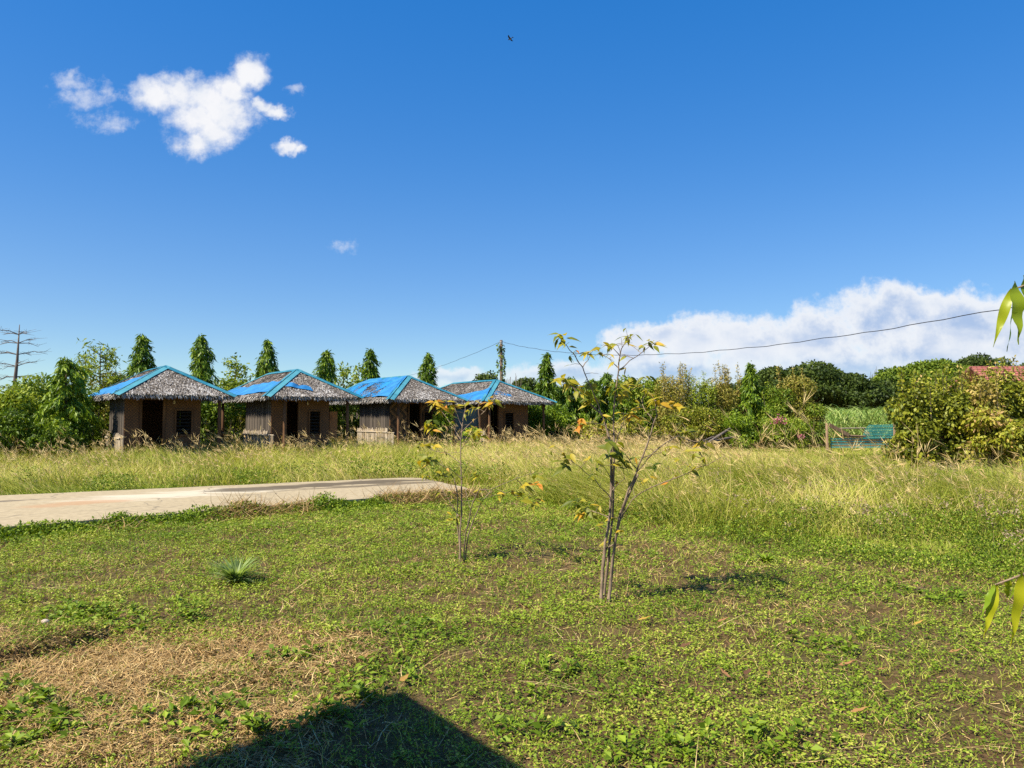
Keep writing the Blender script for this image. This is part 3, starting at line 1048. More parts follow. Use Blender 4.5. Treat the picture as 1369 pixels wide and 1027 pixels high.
def mast_tree(label, px, d, top, rbase, seed, z0=0.35, group='columnar mast trees behind the huts', tm=0.5, leafL=0.24, taper=0.85, nper=46):
    """columnar tree of drooping lance leaves on short weeping branches"""
    rng = np.random.default_rng(seed)
    root = empty('mast_tree', ((px - CX) / FPX * d, d, 0))
    tag(root, label, 'tree', group)
    tr = MB()
    tr.tube([(0, 0, -0.1), (0.03, 0.02, top * 0.4), (-0.02, 0.01, top * 0.75), (0, 0, top - 0.1)], [0.09, 0.07, 0.04, 0.008], 7)
    cr = MB()
    nb = int((top - z0) * 26)
    br = MB()
    for k in range(nb):
        t = (k + rng.random()) / nb
        z = z0 + (top - z0) * t
        prof = rbase * (1 - taper * t ** 1.5) * (0.72 + 0.5 * rng.random())
        prof *= 0.62 + 0.80 * float(vnoise(z * 2.3, seed * 3.7, 1.0)) + 0.30 * (float(vnoise(z * 3.1, k * 2.399 % (2 * PI), 1.0, seed)) - 0.5)
        if t > 0.93:
            prof *= 0.6
        a = k * 2.399 + rng.normal(0, 0.35)
        out = np.array((math.cos(a), math.sin(a), 0))
        tip = out * prof + np.array((0, 0, z - prof * rng.uniform(0.25, 0.75)))
        s0 = np.array((0, 0, z + 0.05))
        n = int(nper * (0.5 + prof))
        s = rng.random(n) ** 0.6
        P = s0 + (tip - s0) * s[:, None] + np.array((0, 0, 0.22 * prof)) * (4 * s * (1 - s))[:, None] + rng.normal(0, 0.05, (n, 3))
        D = out * 0.45 + np.array((0, 0, -0.85)) + rng.normal(0, 0.42, (n, 3))
        tint = np.clip(rng.normal(tm + rng.normal(0, 0.09), 0.2, n), 0, 1)
        cr.leaves(P, D, leafL * rng.uniform(0.6, 1.2, n), leafL * 0.24 * rng.uniform(0.8, 1.3, n), tint, out + rng.normal(0, 0.6, (n, 3)), 0.1)
    n = 26
    P = np.stack([rng.normal(0, 0.04, n), rng.normal(0, 0.04, n), rng.uniform(top - 0.35, top, n)], 1)
    cr.leaves(P, unit(rng, n) * 0.6 + np.array((0, 0, 0.3)), 0.16, 0.045, np.clip(rng.normal(0.7, 0.2, n), 0, 1))
    cr.build('crown', M['mast'], root)
    tr.build('trunk', M['bark'], root, smooth=True)
    return root


def big_tree(name, label, px, d, w, top, mat, seed, group=None, tm=0.5, dens=24, leaf=(0.42, 0.24), nb=34, base_f=0.22, x=None):
    rng = np.random.default_rng(seed)
    cx = (px - CX) / FPX * d if x is None else x
    top *= 1.05
    root = empty(name, (cx, d, 0))
    tag(root, label, 'tree', group)
    cr = MB()
    tr = MB()
    tr.tube([(0, 0, -0.2), (0.1, 0, top * 0.25), (0.05, 0.1, top * 0.5), (0, 0, top * 0.75)], [0.035 * top, 0.028 * top, 0.02 * top, 0.006 * top], 8)
    z0 = top * base_f
    blobs = []
    for k in range(nb):
        u = rng.normal(size=3)
        u /= np.linalg.norm(u)
        if u[2] < -0.35:
            u[2] *= -0.6
        rr = 0.62 + 0.22 * rng.random()
        c0 = np.array((u[0] * w * 0.5 * rr, u[1] * w * 0.42 * rr, z0 + (top - z0) * (0.40 + 0.46 * u[2] * rr)))
        s = rng.uniform(0.13, 0.21)
        blobs.append((c0, (w * s, w * s, (top - z0) * s * 0.8)))
        if k < 9:
            tr.tube([(0.02, 0, top * 0.3), tuple(np.array((0, 0, top * 0.4)) * 0.5 + c0 * 0.5), tuple(c0)], [0.016 * top, 0.009 * top, 0.003 * top], 5)
    crown_blobs(cr, rng, blobs, dens, leaf[0], leaf[1], 0.1, tm, 0.2, shell=0.7)
    cr.build('crown', M[mat], root)
    tr.build('trunk', M['bark'], root, smooth=True)
    return root


def spindly(label, px, d, top, w, seed, mat='bush', z_start=0.35, nbr=12, leaf=(0.2, 0.09), group=None, tm=0.55, tufts=26, name='slender_tree'):
    """thin open-crowned tree: upright limbs with separate leaf tufts and sky between"""
    rng = np.random.default_rng(seed)
    root = empty(name, ((px - CX) / FPX * d, d, 0))
    tag(root, label, 'tree', group)
    tr, cr = MB(), MB()
    tr.tube([(0, 0, -0.1), (0.05, 0, top * 0.5), (0, 0.03, top)], [0.07, 0.045, 0.01], 6)
    for k in range(nbr):
        t = z_start + (0.95 - z_start) * (k + rng.random()) / nbr
        a = rng.random() * 2 * PI
        ln = w * 0.5 * (1.15 - t * 0.75) * rng.uniform(0.7, 1.15)
        p0 = Vector((0.02, 0, top * t))
        p1 = p0 + Vector((math.cos(a) * ln, math.sin(a) * ln, ln * rng.uniform(0.35, 0.9)))
        pm = p0.lerp(p1, 0.5) + Vector((0, 0, -0.06 * ln))
        tr.tube([p0, pm, p1], [0.022, 0.014, 0.004], 4)
        for (c0, m) in ((p1, tufts), (p0.lerp(p1, 0.66), tufts // 2), (p0.lerp(p1, 0.35), tufts // 3)):
            P = np.array(c0)[None] + rng.normal(0, 0.13, (m, 3))
            cr.leaves(P, unit(rng, m) + np.array((0, 0, -0.15)), leaf[0] * rng.uniform(0.6, 1.2, m), leaf[1] * rng.uniform(0.7, 1.2, m), np.clip(rng.normal(tm, 0.2, m), 0, 1), None, 0.12)
    m = tufts
    cr.leaves(np.array((0, 0, top))[None] + rng.normal(0, 0.12, (m, 3)), unit(rng, m) + np.array((0, 0, 0.3)), leaf[0], leaf[1], np.clip(rng.normal(tm, 0.2, m), 0, 1))
    cr.build('crown', M[mat], root)
    tr.build('trunk', M['bark'], root)
    return root


def topz(py, d):
    return at(CX, py, d).z


# columnar mast trees behind the huts
for (px, py, d, rb, sd, lab) in (
        (189, 449, 33.0, 1.05, 21, 'dark columnar tree rising behind the leftmost hut, left of its roof peak'),
        (268, 450, 33.5, 1.0, 22, 'columnar tree rising behind the right slope of the leftmost hut'),
        (357, 456, 34.5, 0.92, 23, 'columnar tree rising above the left roof slope of the second hut'),
        (436, 469, 37.0, 0.92, 24, 'columnar tree above the right roof slope of the second hut'),
        (495, 468, 39.0, 0.86, 25, 'columnar tree rising over the left end of the third hut ridge'),
        (572, 474, 42.0, 0.90, 26, 'columnar tree between the peaks of the third and fourth huts')):
    mast_tree(lab, px, d, topz(py, d), rb, sd, tm=0.55, taper=0.72)
mast_tree('broad weeping mast tree with low drooping boughs left of the leftmost hut', 88, 25.5, topz(481, 25.5), 1.05, 27, taper=0.7, group='columnar mast trees by the hedge', tm=0.74, nper=60)
mast_tree('tall pointed mast tree right of the rightmost hut, taller than the hut roof', 731, 38.5, topz(473, 38.5), 1.05, 28, taper=0.92, group='columnar mast trees by the hedge', tm=0.5, nper=60)
mast_tree('mast tree under the right eave end of the rightmost hut', 700, 41.5, topz(516, 41.5), 1.2, 33, taper=0.6, group='columnar mast trees by the hedge', tm=0.5, nper=54)
mast_tree('middling mast tree just right of the tall pointed one', 764, 38.8, topz(506, 38.8), 1.35, 29, taper=0.62, group='columnar mast trees by the hedge', tm=0.52, nper=56)
mast_tree('mast tree seen behind the taller bare sapling', 811, 39.2, topz(500, 39.2), 1.3, 30, taper=0.68, group='columnar mast trees by the hedge', tm=0.5, nper=56)
mast_tree('pointed mast tree in the hedge to the left of the far dome of trees', 1004, 38.5, topz(487, 38.5), 0.98, 31, taper=0.88, group='columnar mast trees by the hedge', tm=0.55, nper=60)

mast_tree('leafy mast tree between the middling one and the one behind the taller sapling', 789, 40.6, topz(509, 40.6), 1.25, 34, taper=0.6, group='columnar mast trees by the hedge', tm=0.5, nper=58)
mast_tree('shorter mast tree tucked against the right side of the tall pointed one', 746, 40.8, topz(517, 40.8), 1.2, 35, taper=0.6, group='columnar mast trees by the hedge', tm=0.46, nper=58)
mast_tree('mast tree seen through the right hand limbs of the taller sapling', 848, 40.0, topz(508, 40.0), 1.3, 36, taper=0.65, group='columnar mast trees by the hedge', tm=0.52, nper=58)
# left hedge
LH = 'shrubs of the left hedge'
for i, (px, py, d, w, mat, leaf, tm, lab) in enumerate((
        (-70, 505, 25.0, 3.6, 'bush', (0.15, 0.07), 0.68, 'dense green shrub at the left edge of the hedge'),
        (8, 514, 25.5, 2.6, 'bush', (0.15, 0.07), 0.80, 'rounded bright green shrub below the bare dead tree'),
        (48, 500, 27.5, 2.6, 'bush', (0.16, 0.07), 0.74, 'leafy green shrub between the dead tree and the weeping mast tree'),
        (118, 520, 27.5, 2.2, 'bush', (0.15, 0.07), 0.52, 'dark shrub tucked between the weeping mast tree and the leftmost hut'),
        (150, 492, 34.0, 2.6, 'olive', (0.15, 0.06), 0.45, 'olive shrub behind the left slope of the leftmost hut'),
        (20, 545, 24.0, 2.0, 'bush', (0.14, 0.06), 0.34, 'low dark shrub at the foot of the left hedge'),
        (70, 560, 24.2, 1.7, 'bush', (0.14, 0.06), 0.38, 'low leafy shrub in front of the weeping mast tree'),
        (120, 565, 25.6, 1.5, 'bush', (0.14, 0.06), 0.30, 'lowest dark shrub beside the wall of the leftmost hut'))):
    shrub('hedge_shrub', lab, 'shrub', px, d, w, topz(py, d), mat, 40 + i, leaf, 120, 18, tm=tm, group=LH)
spindly('tall wispy tree with pale leaf tufts behind the weeping mast tree', 132, 33.0, topz(466, 33.0), 2.3, 51, 'bush', 0.45, 18, (0.24, 0.06), tm=0.8, tufts=34)
spindly('thinner wispy tree left of the tall pale one', 112, 35.0, topz(476, 35.0), 1.6, 52, 'bush', 0.5, 12, (0.24, 0.06), tm=0.75, tufts=26)
spindly('open crowned tree between the first and second huts', 314, 36.0, topz(483, 36.0), 1.9, 53, 'bush', 0.5, 14, (0.2, 0.09), tm=0.75, tufts=24)
spindly('open crowned tree right of the second hut peak', 458, 41.0, topz(492, 41.0), 1.9, 54, 'bush', 0.5, 14, (0.2, 0.09), tm=0.7, tufts=24)
spindly('slim pale tree beside the tree over the third hut', 479, 43.0, topz(492, 43.0), 1.4, 55, 'bush', 0.5, 12, (0.2, 0.09), tm=0.8, tufts=22)
for i, (px, py, d, w, mat, tm, lab) in enumerate((
        (300, 505, 35.5, 2.6, 'bush', 0.6, 'bright shrub in the gap between the first and second huts'),
        (330, 510, 36.5, 2.4, 'olive', 0.4, 'olive shrub behind the left end of the second hut'),
        (280, 525, 33.0, 2.2, 'bush', 0.35, 'dark shrub seen under the right eave of the leftmost hut'),
        (245, 528, 34.0, 2.2, 'bush', 0.35, 'dark shrub directly behind the leftmost hut'),
        (352, 488, 36.0, 1.4, 'mast', 0.85, 'light green shrub at the foot of the tree behind the second hut'),
        (470, 520, 38.0, 2.6, 'bush', 0.45, 'shrub in the gap between the second and third huts'),
        (440, 518, 39.5, 2.4, 'bush', 0.45, 'shrub hidden behind the right slope of the second hut'),
        (590, 520, 44.0, 2.6, 'bush', 0.5, 'shrub seen in the gap between the third and fourth huts'),
        (620, 528, 46.0, 2.6, 'bush', 0.45, 'shrub behind the ridge of the rightmost hut'),
        (390, 530, 37.0, 2.6, 'bush', 0.4, 'shrub directly behind the second hut'),
        (540, 530, 43.0, 2.8, 'bush', 0.4, 'shrub directly behind the third hut'),
        (200, 525, 32.8, 2.4, 'bush', 0.4, 'shrub behind the left wall of the leftmost hut'))):
    shrub('garden_shrub', lab, 'shrub', px, d, w, topz(py, d), mat, 60 + i, (0.16, 0.07), 100, 14, tm=tm, group='shrubs behind the huts')

# vine, blue sheet and bush by the fourth hut
rt = empty('hanging_tarpaulin', tuple(gp(612, 620)[:2]) + (0,), 0)
pA, pB = at(592, 575, 32.4), at(640, 575, 33.4)
rt.location = ((pA.x + pB.x) / 2, (pA.y + pB.y) / 2, 0)
tag(rt, 'dark teal tarpaulin hung as a screen in front of the rightmost hut', 'tarpaulin')
ht = MB()
vv, ff = [], []
for i in range(25):
    for j in range(11):
        p = pA.lerp(pB, i / 24)
        vv.append((p.x - rt.location.x + 0.0, p.y - rt.location.y + 0.08 * math.sin(i * 0.9) * (1 - j / 14), 0.25 + 1.85 * j / 10 - 0.12 * math.sin(PI * i / 24) * (j / 10)))
for i in range(24):
    for j in range(10):
        k = i * 11 + j
        ff.append((k, k + 11, k + 12, k + 1))
ht.add(vv, ff)
ht.build('sheet', M['tarpteal'], rt, smooth=True)
for p in (pA, pB):
    hp = MB()
    hp.tube([(p.x - rt.location.x, p.y - rt.location.y, -0.1), (p.x - rt.location.x, p.y - rt.location.y, 2.2)], 0.035, 6)
    hp.build('pole', M['timber'], rt)
shrub('climbing_vine', 'leafy vine climbing over the dark teal tarpaulin', 'vine', 595, 31.9, 1.1, 2.25, 'mast', 80, (0.15, 0.11), 110, 12, tm=0.75, depth=0.5)
shrub('garden_shrub', 'small bright green bush in the grass before the rightmost hut', 'shrub', 632, 30.5, 1.15, 1.25, 'mast', 81, (0.14, 0.09), 150, 10, tm=0.9)

# right hedge thicket
RH = 'shrubs of the thicket hedge'
for i, (px, py, d, w, mat, leaf, tm, sp, lab) in enumerate((
        (715, 545, 38.0, 2.0, 'mast', (0.2, 0.05), 0.55, 0, 'drooping shrub by the right post of the rightmost hut'),
        (745, 545, 37.6, 1.6, 'mast', (0.2, 0.05), 0.6, 0, 'low shrub at the foot of the tall pointed mast tree'),
        (785, 525, 39.5, 2.4, 'bush', (0.16, 0.07), 0.55, 0, 'green shrub behind the left limbs of the taller sapling'),
        (835, 512, 39.5, 2.6, 'bush', (0.17, 0.09), 0.6, 0, 'broad leaved shrub behind the stems of the taller sapling'),
        (790, 565, 37.2, 2.4, 'yellowgreen', (0.15, 0.07), 0.55, 0, 'low yellow green shrub left of the taller sapling stems'),
        (845, 560, 37.0, 2.4, 'yellowgreen', (0.15, 0.07), 0.6, 0, 'low yellow green shrub right of the taller sapling stems'),
        (868, 515, 40.0, 2.6, 'bush', (0.16, 0.07), 0.5, 0, 'green shrub under the right twigs of the taller sapling'),
        (905, 512, 38.8, 2.4, 'olive', (0.15, 0.05), 0.55, 16, 'olive thicket with the tallest upright shoots'),
        (940, 518, 38.6, 2.2, 'bush', (0.15, 0.05), 0.62, 14, 'greener thicket with upright shoots, middle of three'),
        (968, 512, 39.0, 2.2, 'olive', (0.15, 0.05), 0.55, 12, 'olive thicket with sparse shoots beside the pointed mast tree'),
        (925, 548, 37.4, 2.6, 'yellowgreen', (0.15, 0.06), 0.42, 0, 'bright low growth under the olive thicket'),
        (985, 555, 37.2, 2.0, 'mast', (0.2, 0.05), 0.7, 0, 'low drooping growth left of the hedge mast tree foot'),
        (1030, 525, 38.6, 2.6, 'bush', (0.16, 0.06), 0.5, 4, 'green shrub right of the hedge mast tree'),
        (1062, 512, 39.0, 2.8, 'olive', (0.15, 0.06), 0.42, 6, 'olive green shrub above the pink flowers'),
        (1085, 545, 38.0, 1.9, 'bush', (0.15, 0.06), 0.5, 0, 'last shrub of the hedge before the cane field'),
        (1045, 560, 37.2, 2.4, 'bush', (0.15, 0.06), 0.6, 0, 'low shrub holding the pink flowers'))):
    FLOWERING = shrub('thicket_shrub', lab, 'shrub', px, d, w * 1.1, topz(py, d) * 1.12, mat, 100 + i, leaf, 120, 18, spiky=sp, tm=tm + 0.08, group=RH)
pf = MB()
rng = np.random.default_rng(5)
for (qx, qy, qd, m_, sx) in ((1041, 562, 36.2, 90, 0.20), (1071, 584, 36.0, 34, 0.12)):
    pc = np.array(at(qx, qy, qd)) - np.array((FLOWERING.location.x, FLOWERING.location.y, 0))
    P = pc + rng.normal(0, 1, (m_, 3)) * np.array((sx, sx * 0.5, sx * 0.65))
    pf.leaves(P, unit(rng, m_), 0.10, 0.08, rng.random(m_))
pf.build('blossoms', M['pink'], FLOWERING)

# big yellow-green shrubs at right
YS = 'yellow green shrubs at the right'
for i, (px, py, d, w, mat, leaf, tm, sp, lab) in enumerate((
        (1222, 512, 22.0, 1.75, 'yellowgreen', (0.11, 0.08), 0.42, 8, 'yellow green shrub beside the teal gate with round leaves'),
        (1262, 506, 22.4, 1.7, 'yellowgreen', (0.11, 0.08), 0.40, 14, 'tall yellow green shrub in the middle of the right clump'),
        (1300, 510, 23.2, 1.8, 'olive', (0.13, 0.07), 0.55, 12, 'brownish olive shrub between the yellow green ones'),
        (1340, 497, 24.0, 1.9, 'yellowgreen', (0.13, 0.07), 0.52, 8, 'yellow green shrub below the red roof'),
        (1385, 499, 24.5, 2.2, 'olive', (0.14, 0.07), 0.5, 8, 'olive shrub at the right edge of the picture'),
        (1316, 545, 21.6, 1.5, 'yellowgreen', (0.15, 0.07), 0.68, 0, 'low bright shrub with hanging yellow leaves'),
        (1372, 560, 21.0, 1.6, 'yellowgreen', (0.13, 0.07), 0.5, 0, 'low shrub at the right edge in front of the olive one'),
        (1450, 500, 24.5, 2.6, 'yellowgreen', (0.14, 0.08), 0.5, 4, 'shrub just past the right edge of the picture'))):
    shrub('round_shrub', lab, 'shrub', px, d, w, topz(py, d), mat, 130 + i, leaf, 230, 20, spiky=sp, tm=tm, group=YS, depth=1.5, shape=0.35)

# far trees
FT = 'far trees beyond the cane field'
for i, (px, py, d, w, mat, tm, lab) in enumerate((
        (990, 508, 92, 7.0, 'forest', 0.5, 'dark far tree at the left end of the far grove'),
        (1038, 489, 88, 9.0, 'forest', 0.55, 'dark round far tree behind the hedge mast tree'),
        (1082, 481, 86, 9.5, 'forest', 0.55, 'tallest dark dome of the left far grove'),
        (1118, 487, 88, 8.5, 'forest', 0.48, 'dark dome right of the tallest one'),
        (1150, 503, 84, 6.5, 'forest', 0.5, 'smaller dark tree above the middle of the cane field'),
        (1180, 502, 88, 7.5, 'forest', 0.6, 'dark green tree sloping up behind the gate end of the cane field'),
        (1212, 486, 92, 9.5, 'forest_lit', 0.5, 'lighter green dome tree above the teal gate end'),
        (1258, 475, 90, 10.5, 'forest_lit', 0.58, 'highest light green dome tree above the yellow green shrubs'),
        (1295, 490, 86, 7.5, 'forest_lit', 0.5, 'light green tree left of the red roof'),
        (1318, 470, 110, 10.5, 'forest', 0.5, 'dark tree rising behind the red roof end'),
        (1375, 480, 112, 9, 'forest', 0.5, 'dark tree behind the red roof at the right edge'),
        (1450, 470, 105, 12, 'forest', 0.5, 'dark far tree just past the right edge'))):
    big_tree('dome_tree', lab, px, d, w, topz(py, d), mat, 160 + i, FT, tm)
big_tree('umbrella_tree', 'small flat topped far tree left of the utility pole', 651, 95, 3.4, topz(493, 95), 'forest', 181, None, 0.7, 22, (0.38, 0.22), 14, 0.5)
big_tree('dome_tree', 'small far tree just right of the utility pole', 707, 92, 5.0, topz(503, 92), 'forest', 182, None, 0.6, 24)

# far-off woods: one mass
rng = np.random.default_rng(77)
fwm = MB()
blobs = []
for k in range(330):
    a = rng.uniform(-0.95, 0.95)
    d = rng.uniform(125, 150)
    h = rng.uniform(2.2, 4.4)
    blobs.append((np.array((a * d, d, h * rng.uniform(0.5, 1.0))), (rng.uniform(2.5, 4.5), 2.5, h * 0.55)))
crown_blobs(fwm, rng, blobs, 3.2, 0.9, 0.55, 0.1, 0.5, 0.2, 0.75)
tag(fwm.build('far_woods', M['forest']), 'low far off woods along the horizon', 'woods', kind='stuff')


# bare far tree and dead tree
def bare_tree(label, px, d, top, w, seed, tiers, name):
    rng = np.random.default_rng(seed)
    root = empty(name, ((px - CX) / FPX * d, d, 0))
    tag(root, label, 'tree')
    tr, bb = MB(), MB()
    lean = 0.10
    tr.tube([(-0.4, 0, -0.1), (-0.25, 0, top * 0.4), (-0.08, 0, top * 0.7), (0.0, 0, top)], [0.17, 0.13, 0.08, 0.02], 7)
    for k in range(tiers):
        t = 0.36 + 0.62 * (k + 0.5 * rng.random()) / tiers
        for sgn in (-1, 1, 1, -1):
            a = (0 if sgn > 0 else PI) + rng.normal(0, 0.6)
            ln = w * rng.uniform(0.5, 1.0) * (0.75 if t > 0.9 else 1)
            p0 = Vector((-0.35 * (1 - t), 0, top * t))
            p1 = p0 + Vector((math.cos(a) * ln, math.sin(a) * ln, ln * rng.uniform(-0.25, 0.22)))
            pm = p0.lerp(p1, 0.55) + Vector((0, 0, 0.12 * ln))
            bb.tube([p0, pm, p1], [0.03, 0.02, 0.007], 4)
            for j in range(9):
                q0 = p0.lerp(p1, rng.uniform(0.35, 1.0)) + Vector((0, 0, 0.08 * ln))
                q1 = q0 + Vector((rng.normal(0, 0.3) + math.cos(a) * 0.3, rng.normal(0, 0.3), rng.uniform(-0.1, 0.25)))
                bb.tube([q0, q1], [0.010, 0.005], 3, cap=False)
    tr.build('trunk', M['deadwood'], root, smooth=True)
    bb.build('branches', M['deadwood'], root)


bare_tree('bare dead tree with tiers of level branches at the far left', 23, 46, topz(434, 46), 1.7, 91, 7, 'dead_tree')


def twig_tree(label, px, d, top, w, seed):
    rng = np.random.default_rng(seed)
    root = empty('bare_tree', ((px - CX) / FPX * d, d, 0))
    tag(root, label, 'tree')
    tr = MB()
    tr.tube([(0, 0, -0.1), (0, 0, top * 0.5)], [0.12, 0.08], 6)
    tw = MB()
    for k in range(70):
        a = rng.random() * 2 * PI
        ln = w * 0.5 * rng.random() ** 0.5
        p0 = Vector((0, 0, top * rng.uniform(0.35, 0.55)))
        p1 = Vector((math.cos(a) * ln, math.sin(a) * ln, top * (1 - 0.35 * (ln / (w * 0.5)) ** 2) * rng.uniform(0.85, 1)))
        tw.tube([p0, p0.lerp(p1, 0.5) + Vector((math.cos(a) * 0.1 * w, math.sin(a) * 0.1 * w, 0)), p1], [0.05, 0.035, 0.02], 3, cap=False)
    tr.build('trunk', M['deadwood'], root)
    tw.build('twigs', M['deadwood'], root)


twig_tree('leafless grey far tree behind the utility pole foot', 684, 88, topz(496, 88), 4.2, 92)
twig_tree('leafless twiggy far tree above the gap in the far grove', 1171, 95, topz(489, 95), 2.6, 93)

# ------------------------------------------------------------------ utility poles and wires
PD = 44.0
ptop = at(670, 456, PD)


def utility_pole(x, y, top, label, vine):
    root = empty('utility_pole', (x, y, 0))
    tag(root, label, 'utility pole', None)
    pm = MB()
    pm.tube([(0, 0, -0.3), (0.02, 0, top * 0.5), (0, 0, top)], [0.12, 0.10, 0.085], 9)
    pm.build('post', M['pole'], root, smooth=True)
    ins = MB()
    ins.tube([(0, -0.10, top - 0.22), (0, -0.10, top - 0.17), (0, -0.10, top - 0.12), (0, -0.10, top - 0.07)], [0.03, 0.05, 0.035, 0.045], 8)
    ins.tube([(0, 0.0, top - 0.145), (0, -0.1, top - 0.145)], 0.012, 5)
    ins.build('insulator', M['metalgrey'], root, smooth=True)
    if vine:
        rng = np.random.default_rng(4)
        vm_ = MB()
        n = 420
        z = rng.uniform(1.5, top - 0.15, n)
        bulge = 0.10 + 0.13 * vnoise(z, z * 0, 0.3)
        a = rng.random(n) * 2 * PI
        P = np.stack([np.cos(a) * bulge, np.sin(a) * bulge, z], 1)
        vm_.leaves(P, np.stack([np.cos(a), np.sin(a), -0.5 + 0 * a], 1) + rng.normal(0, 0.3, (n, 3)), 0.16, 0.10, rng.random(n) * 0.8)
        vm_.build('vine', M['bush'], root)


utility_pole(ptop.x, PD, ptop.z + 0.05, 'brown utility pole wrapped in creeper behind the rightmost hut', True)
RE = Vector((11.6, 14.0, 4.12))
utility_pole(RE.x, RE.y, RE.z + 0.2, 'utility pole past the right edge carrying the near end of the wire', False)
LE = at(478, 507, 96)
utility_pole(LE.x, LE.y, LE.z + 0.2, 'far utility pole hidden behind the trees over the third hut', False)


def wire(a, b, sag, label, wob=0.012):
    m = MB()
    pts = []
    n = 70
    for k in range(n + 1):
        t = k / n
        p = a.lerp(b, t)
        p.z -= sag * 4 * t * (1 - t)
        p.z += wob * math.sin(k * 1.9) + wob * 0.7 * math.sin(k * 0.73)
        pts.append(p)
    m.tube(pts, 0.010, 5)
    tag(m.build('power_line', M['wire'], smooth=True), label, 'wire')


pt = Vector((ptop.x, PD - 0.1, ptop.z - 0.05))
wire(pt, RE, 1.05, 'long sagging black power line from the creeper wrapped pole toward the right edge')
wire(pt, LE, 0.9, 'black power line dropping leftward behind the third hut roof')

# ------------------------------------------------------------------ red roofed house
hx, hd = at(1331, 500, 46).x, 46.0
hr = empty('house', (hx + 5, hd + 2.5, 0), math.radians(-2))
tag(hr, 'house with red tiled roof behind the right hand shrubs', 'house')
zt, ze = topz(489, 48.2), topz(514, 46)
rm = MB()
y0, y1 = -2.8, 0.0
ze -= 0.15
for sgn in (1, -1):
    vv = [(-5, y0 * sgn, ze), (5, y0 * sgn, ze), (5, 0, zt), (-4.95, 0, zt)]
    lo = [(x, y, z - 0.12) for x, y, z in vv]
    rm.add(vv + lo, [(0, 1, 2, 3), (7, 6, 5, 4), (0, 4, 5, 1), (1, 5, 6, 2), (3, 7, 4, 0)] if sgn > 0 else [(3, 2, 1, 0), (4, 5, 6, 7), (1, 5, 4, 0), (2, 6, 5, 1), (0, 4, 7, 3)])
for k in range(9):
    t = (k + 0.5) / 9
    rm.boxspan((-5, y0 * (1 - t), ze + (zt - ze) * t + 0.02), (5, y0 * (1 - t), ze + (zt - ze) * t + 0.02), 0.10, 0.05)
rm.build('roof', tile_mat(), hr)
hw = MB()
hw.box((0, 0, (ze - 0.1) / 2), (9.2, 4.8, ze - 0.1))
hw.build('wall', M['plaster'], hr)

# ------------------------------------------------------------------ gate
GD = 35.5
ga, gb = at(1106, 600, GD), at(1196, 600, GD + 0.8)
gt = empty('farm_gate', (ga.x, ga.y, 0), math.atan2(gb.y - ga.y, gb.x - ga.x))
gl = (gb - ga).length
tag(gt, 'teal slatted farm gate with grey timber post and brace before the cane field', 'gate')


def gzp(py):
    return topz(py, GD)


m = MB()
m.tube([(0, 0, -0.3), (0, 0, gzp(566))], [0.07, 0.06], 7)
m.build('post', M['timber'], gt, smooth=True)
m = MB()
m.tube([(gl, 0.0, -0.3), (gl, 0.0, gzp(566))], [0.07, 0.06], 7)
m.build('post', M['timber'], gt, smooth=True)
m = MB()
m.boxspan((0.1, -0.05, gzp(568)), (1.15, -0.05, gzp(582)), 0.05, 0.17)
m.build('brace', M['timber'], gt)
m = MB()
m.tube([(0.8, 0.02, gzp(582.5)), (2.1, 0.02, gzp(584))], 0.055, 6)
m.build('rail', M['timber'], gt)
m = MB()
m.tube([(0.5, 0.04, gzp(573)), (2.15, 0.04, gzp(572.5))], 0.028, 6)
m.build('rail', M['bamboo'], gt)
for k, py in enumerate((587, 590.5, 594, 598)):
    m = MB()
    m.boxspan((0.22, 0.06, gzp(py)), (gl - 0.05, 0.06, gzp(py + 0.6)), 0.03, 0.05, 0.3 + 0.15 * k)
    m.build('rail', M['tealgate'], gt)
m = MB()
rnd = random.Random(3)
for k in range(9):
    t = k / 8
    py = 569 + 17 * t
    x0 = 1.98 + 0.32 * (1 - t) ** 2.5
    m.boxspan((x0, 0.0, gzp(py)), (gl - 0.02 + 0.08 * rnd.random(), 0.0, gzp(py - 0.5)), 0.025, 0.046, rnd.random())
m.build('slat_panel', M['tealgate'], gt)
for k in range(7):
    m = MB()
    x = 0.3 + (gl - 0.5) * k / 6
    m.tube([(x, 0.10, 0.1), (x, 0.10, gzp(585 if x < 2 else 578))], 0.013, 5)
    m.build('upright', M['metalgrey'], gt)

# fallen timbers in the grass by the thicket
for (a, b, r, lab) in (((944, 594), (976, 573), 0.07, 'grey fallen timber leaning up against the thicket, longest of the pile'),
                       ((955, 590), (985, 584), 0.055, 'fallen timber lying level beneath the leaning one'),
                       ((940, 590), (958, 583), 0.05, 'short fallen timber stub at the left of the pile')):
    m = MB()
    p0, p1 = at(a[0], a[1], 35.6), at(b[0], b[1], 36.6)
    pm = p0.lerp(p1, 0.5)
    m.tube([p0, pm + Vector((0.03, 0, 0.03)), p1], [r, r * 0.95, r * 0.8], 7)
    tag(m.build('fallen_timber', M['deadwood'], smooth=True, loc=tuple(pm)), lab, 'timber', 'fallen timbers by the thicket')

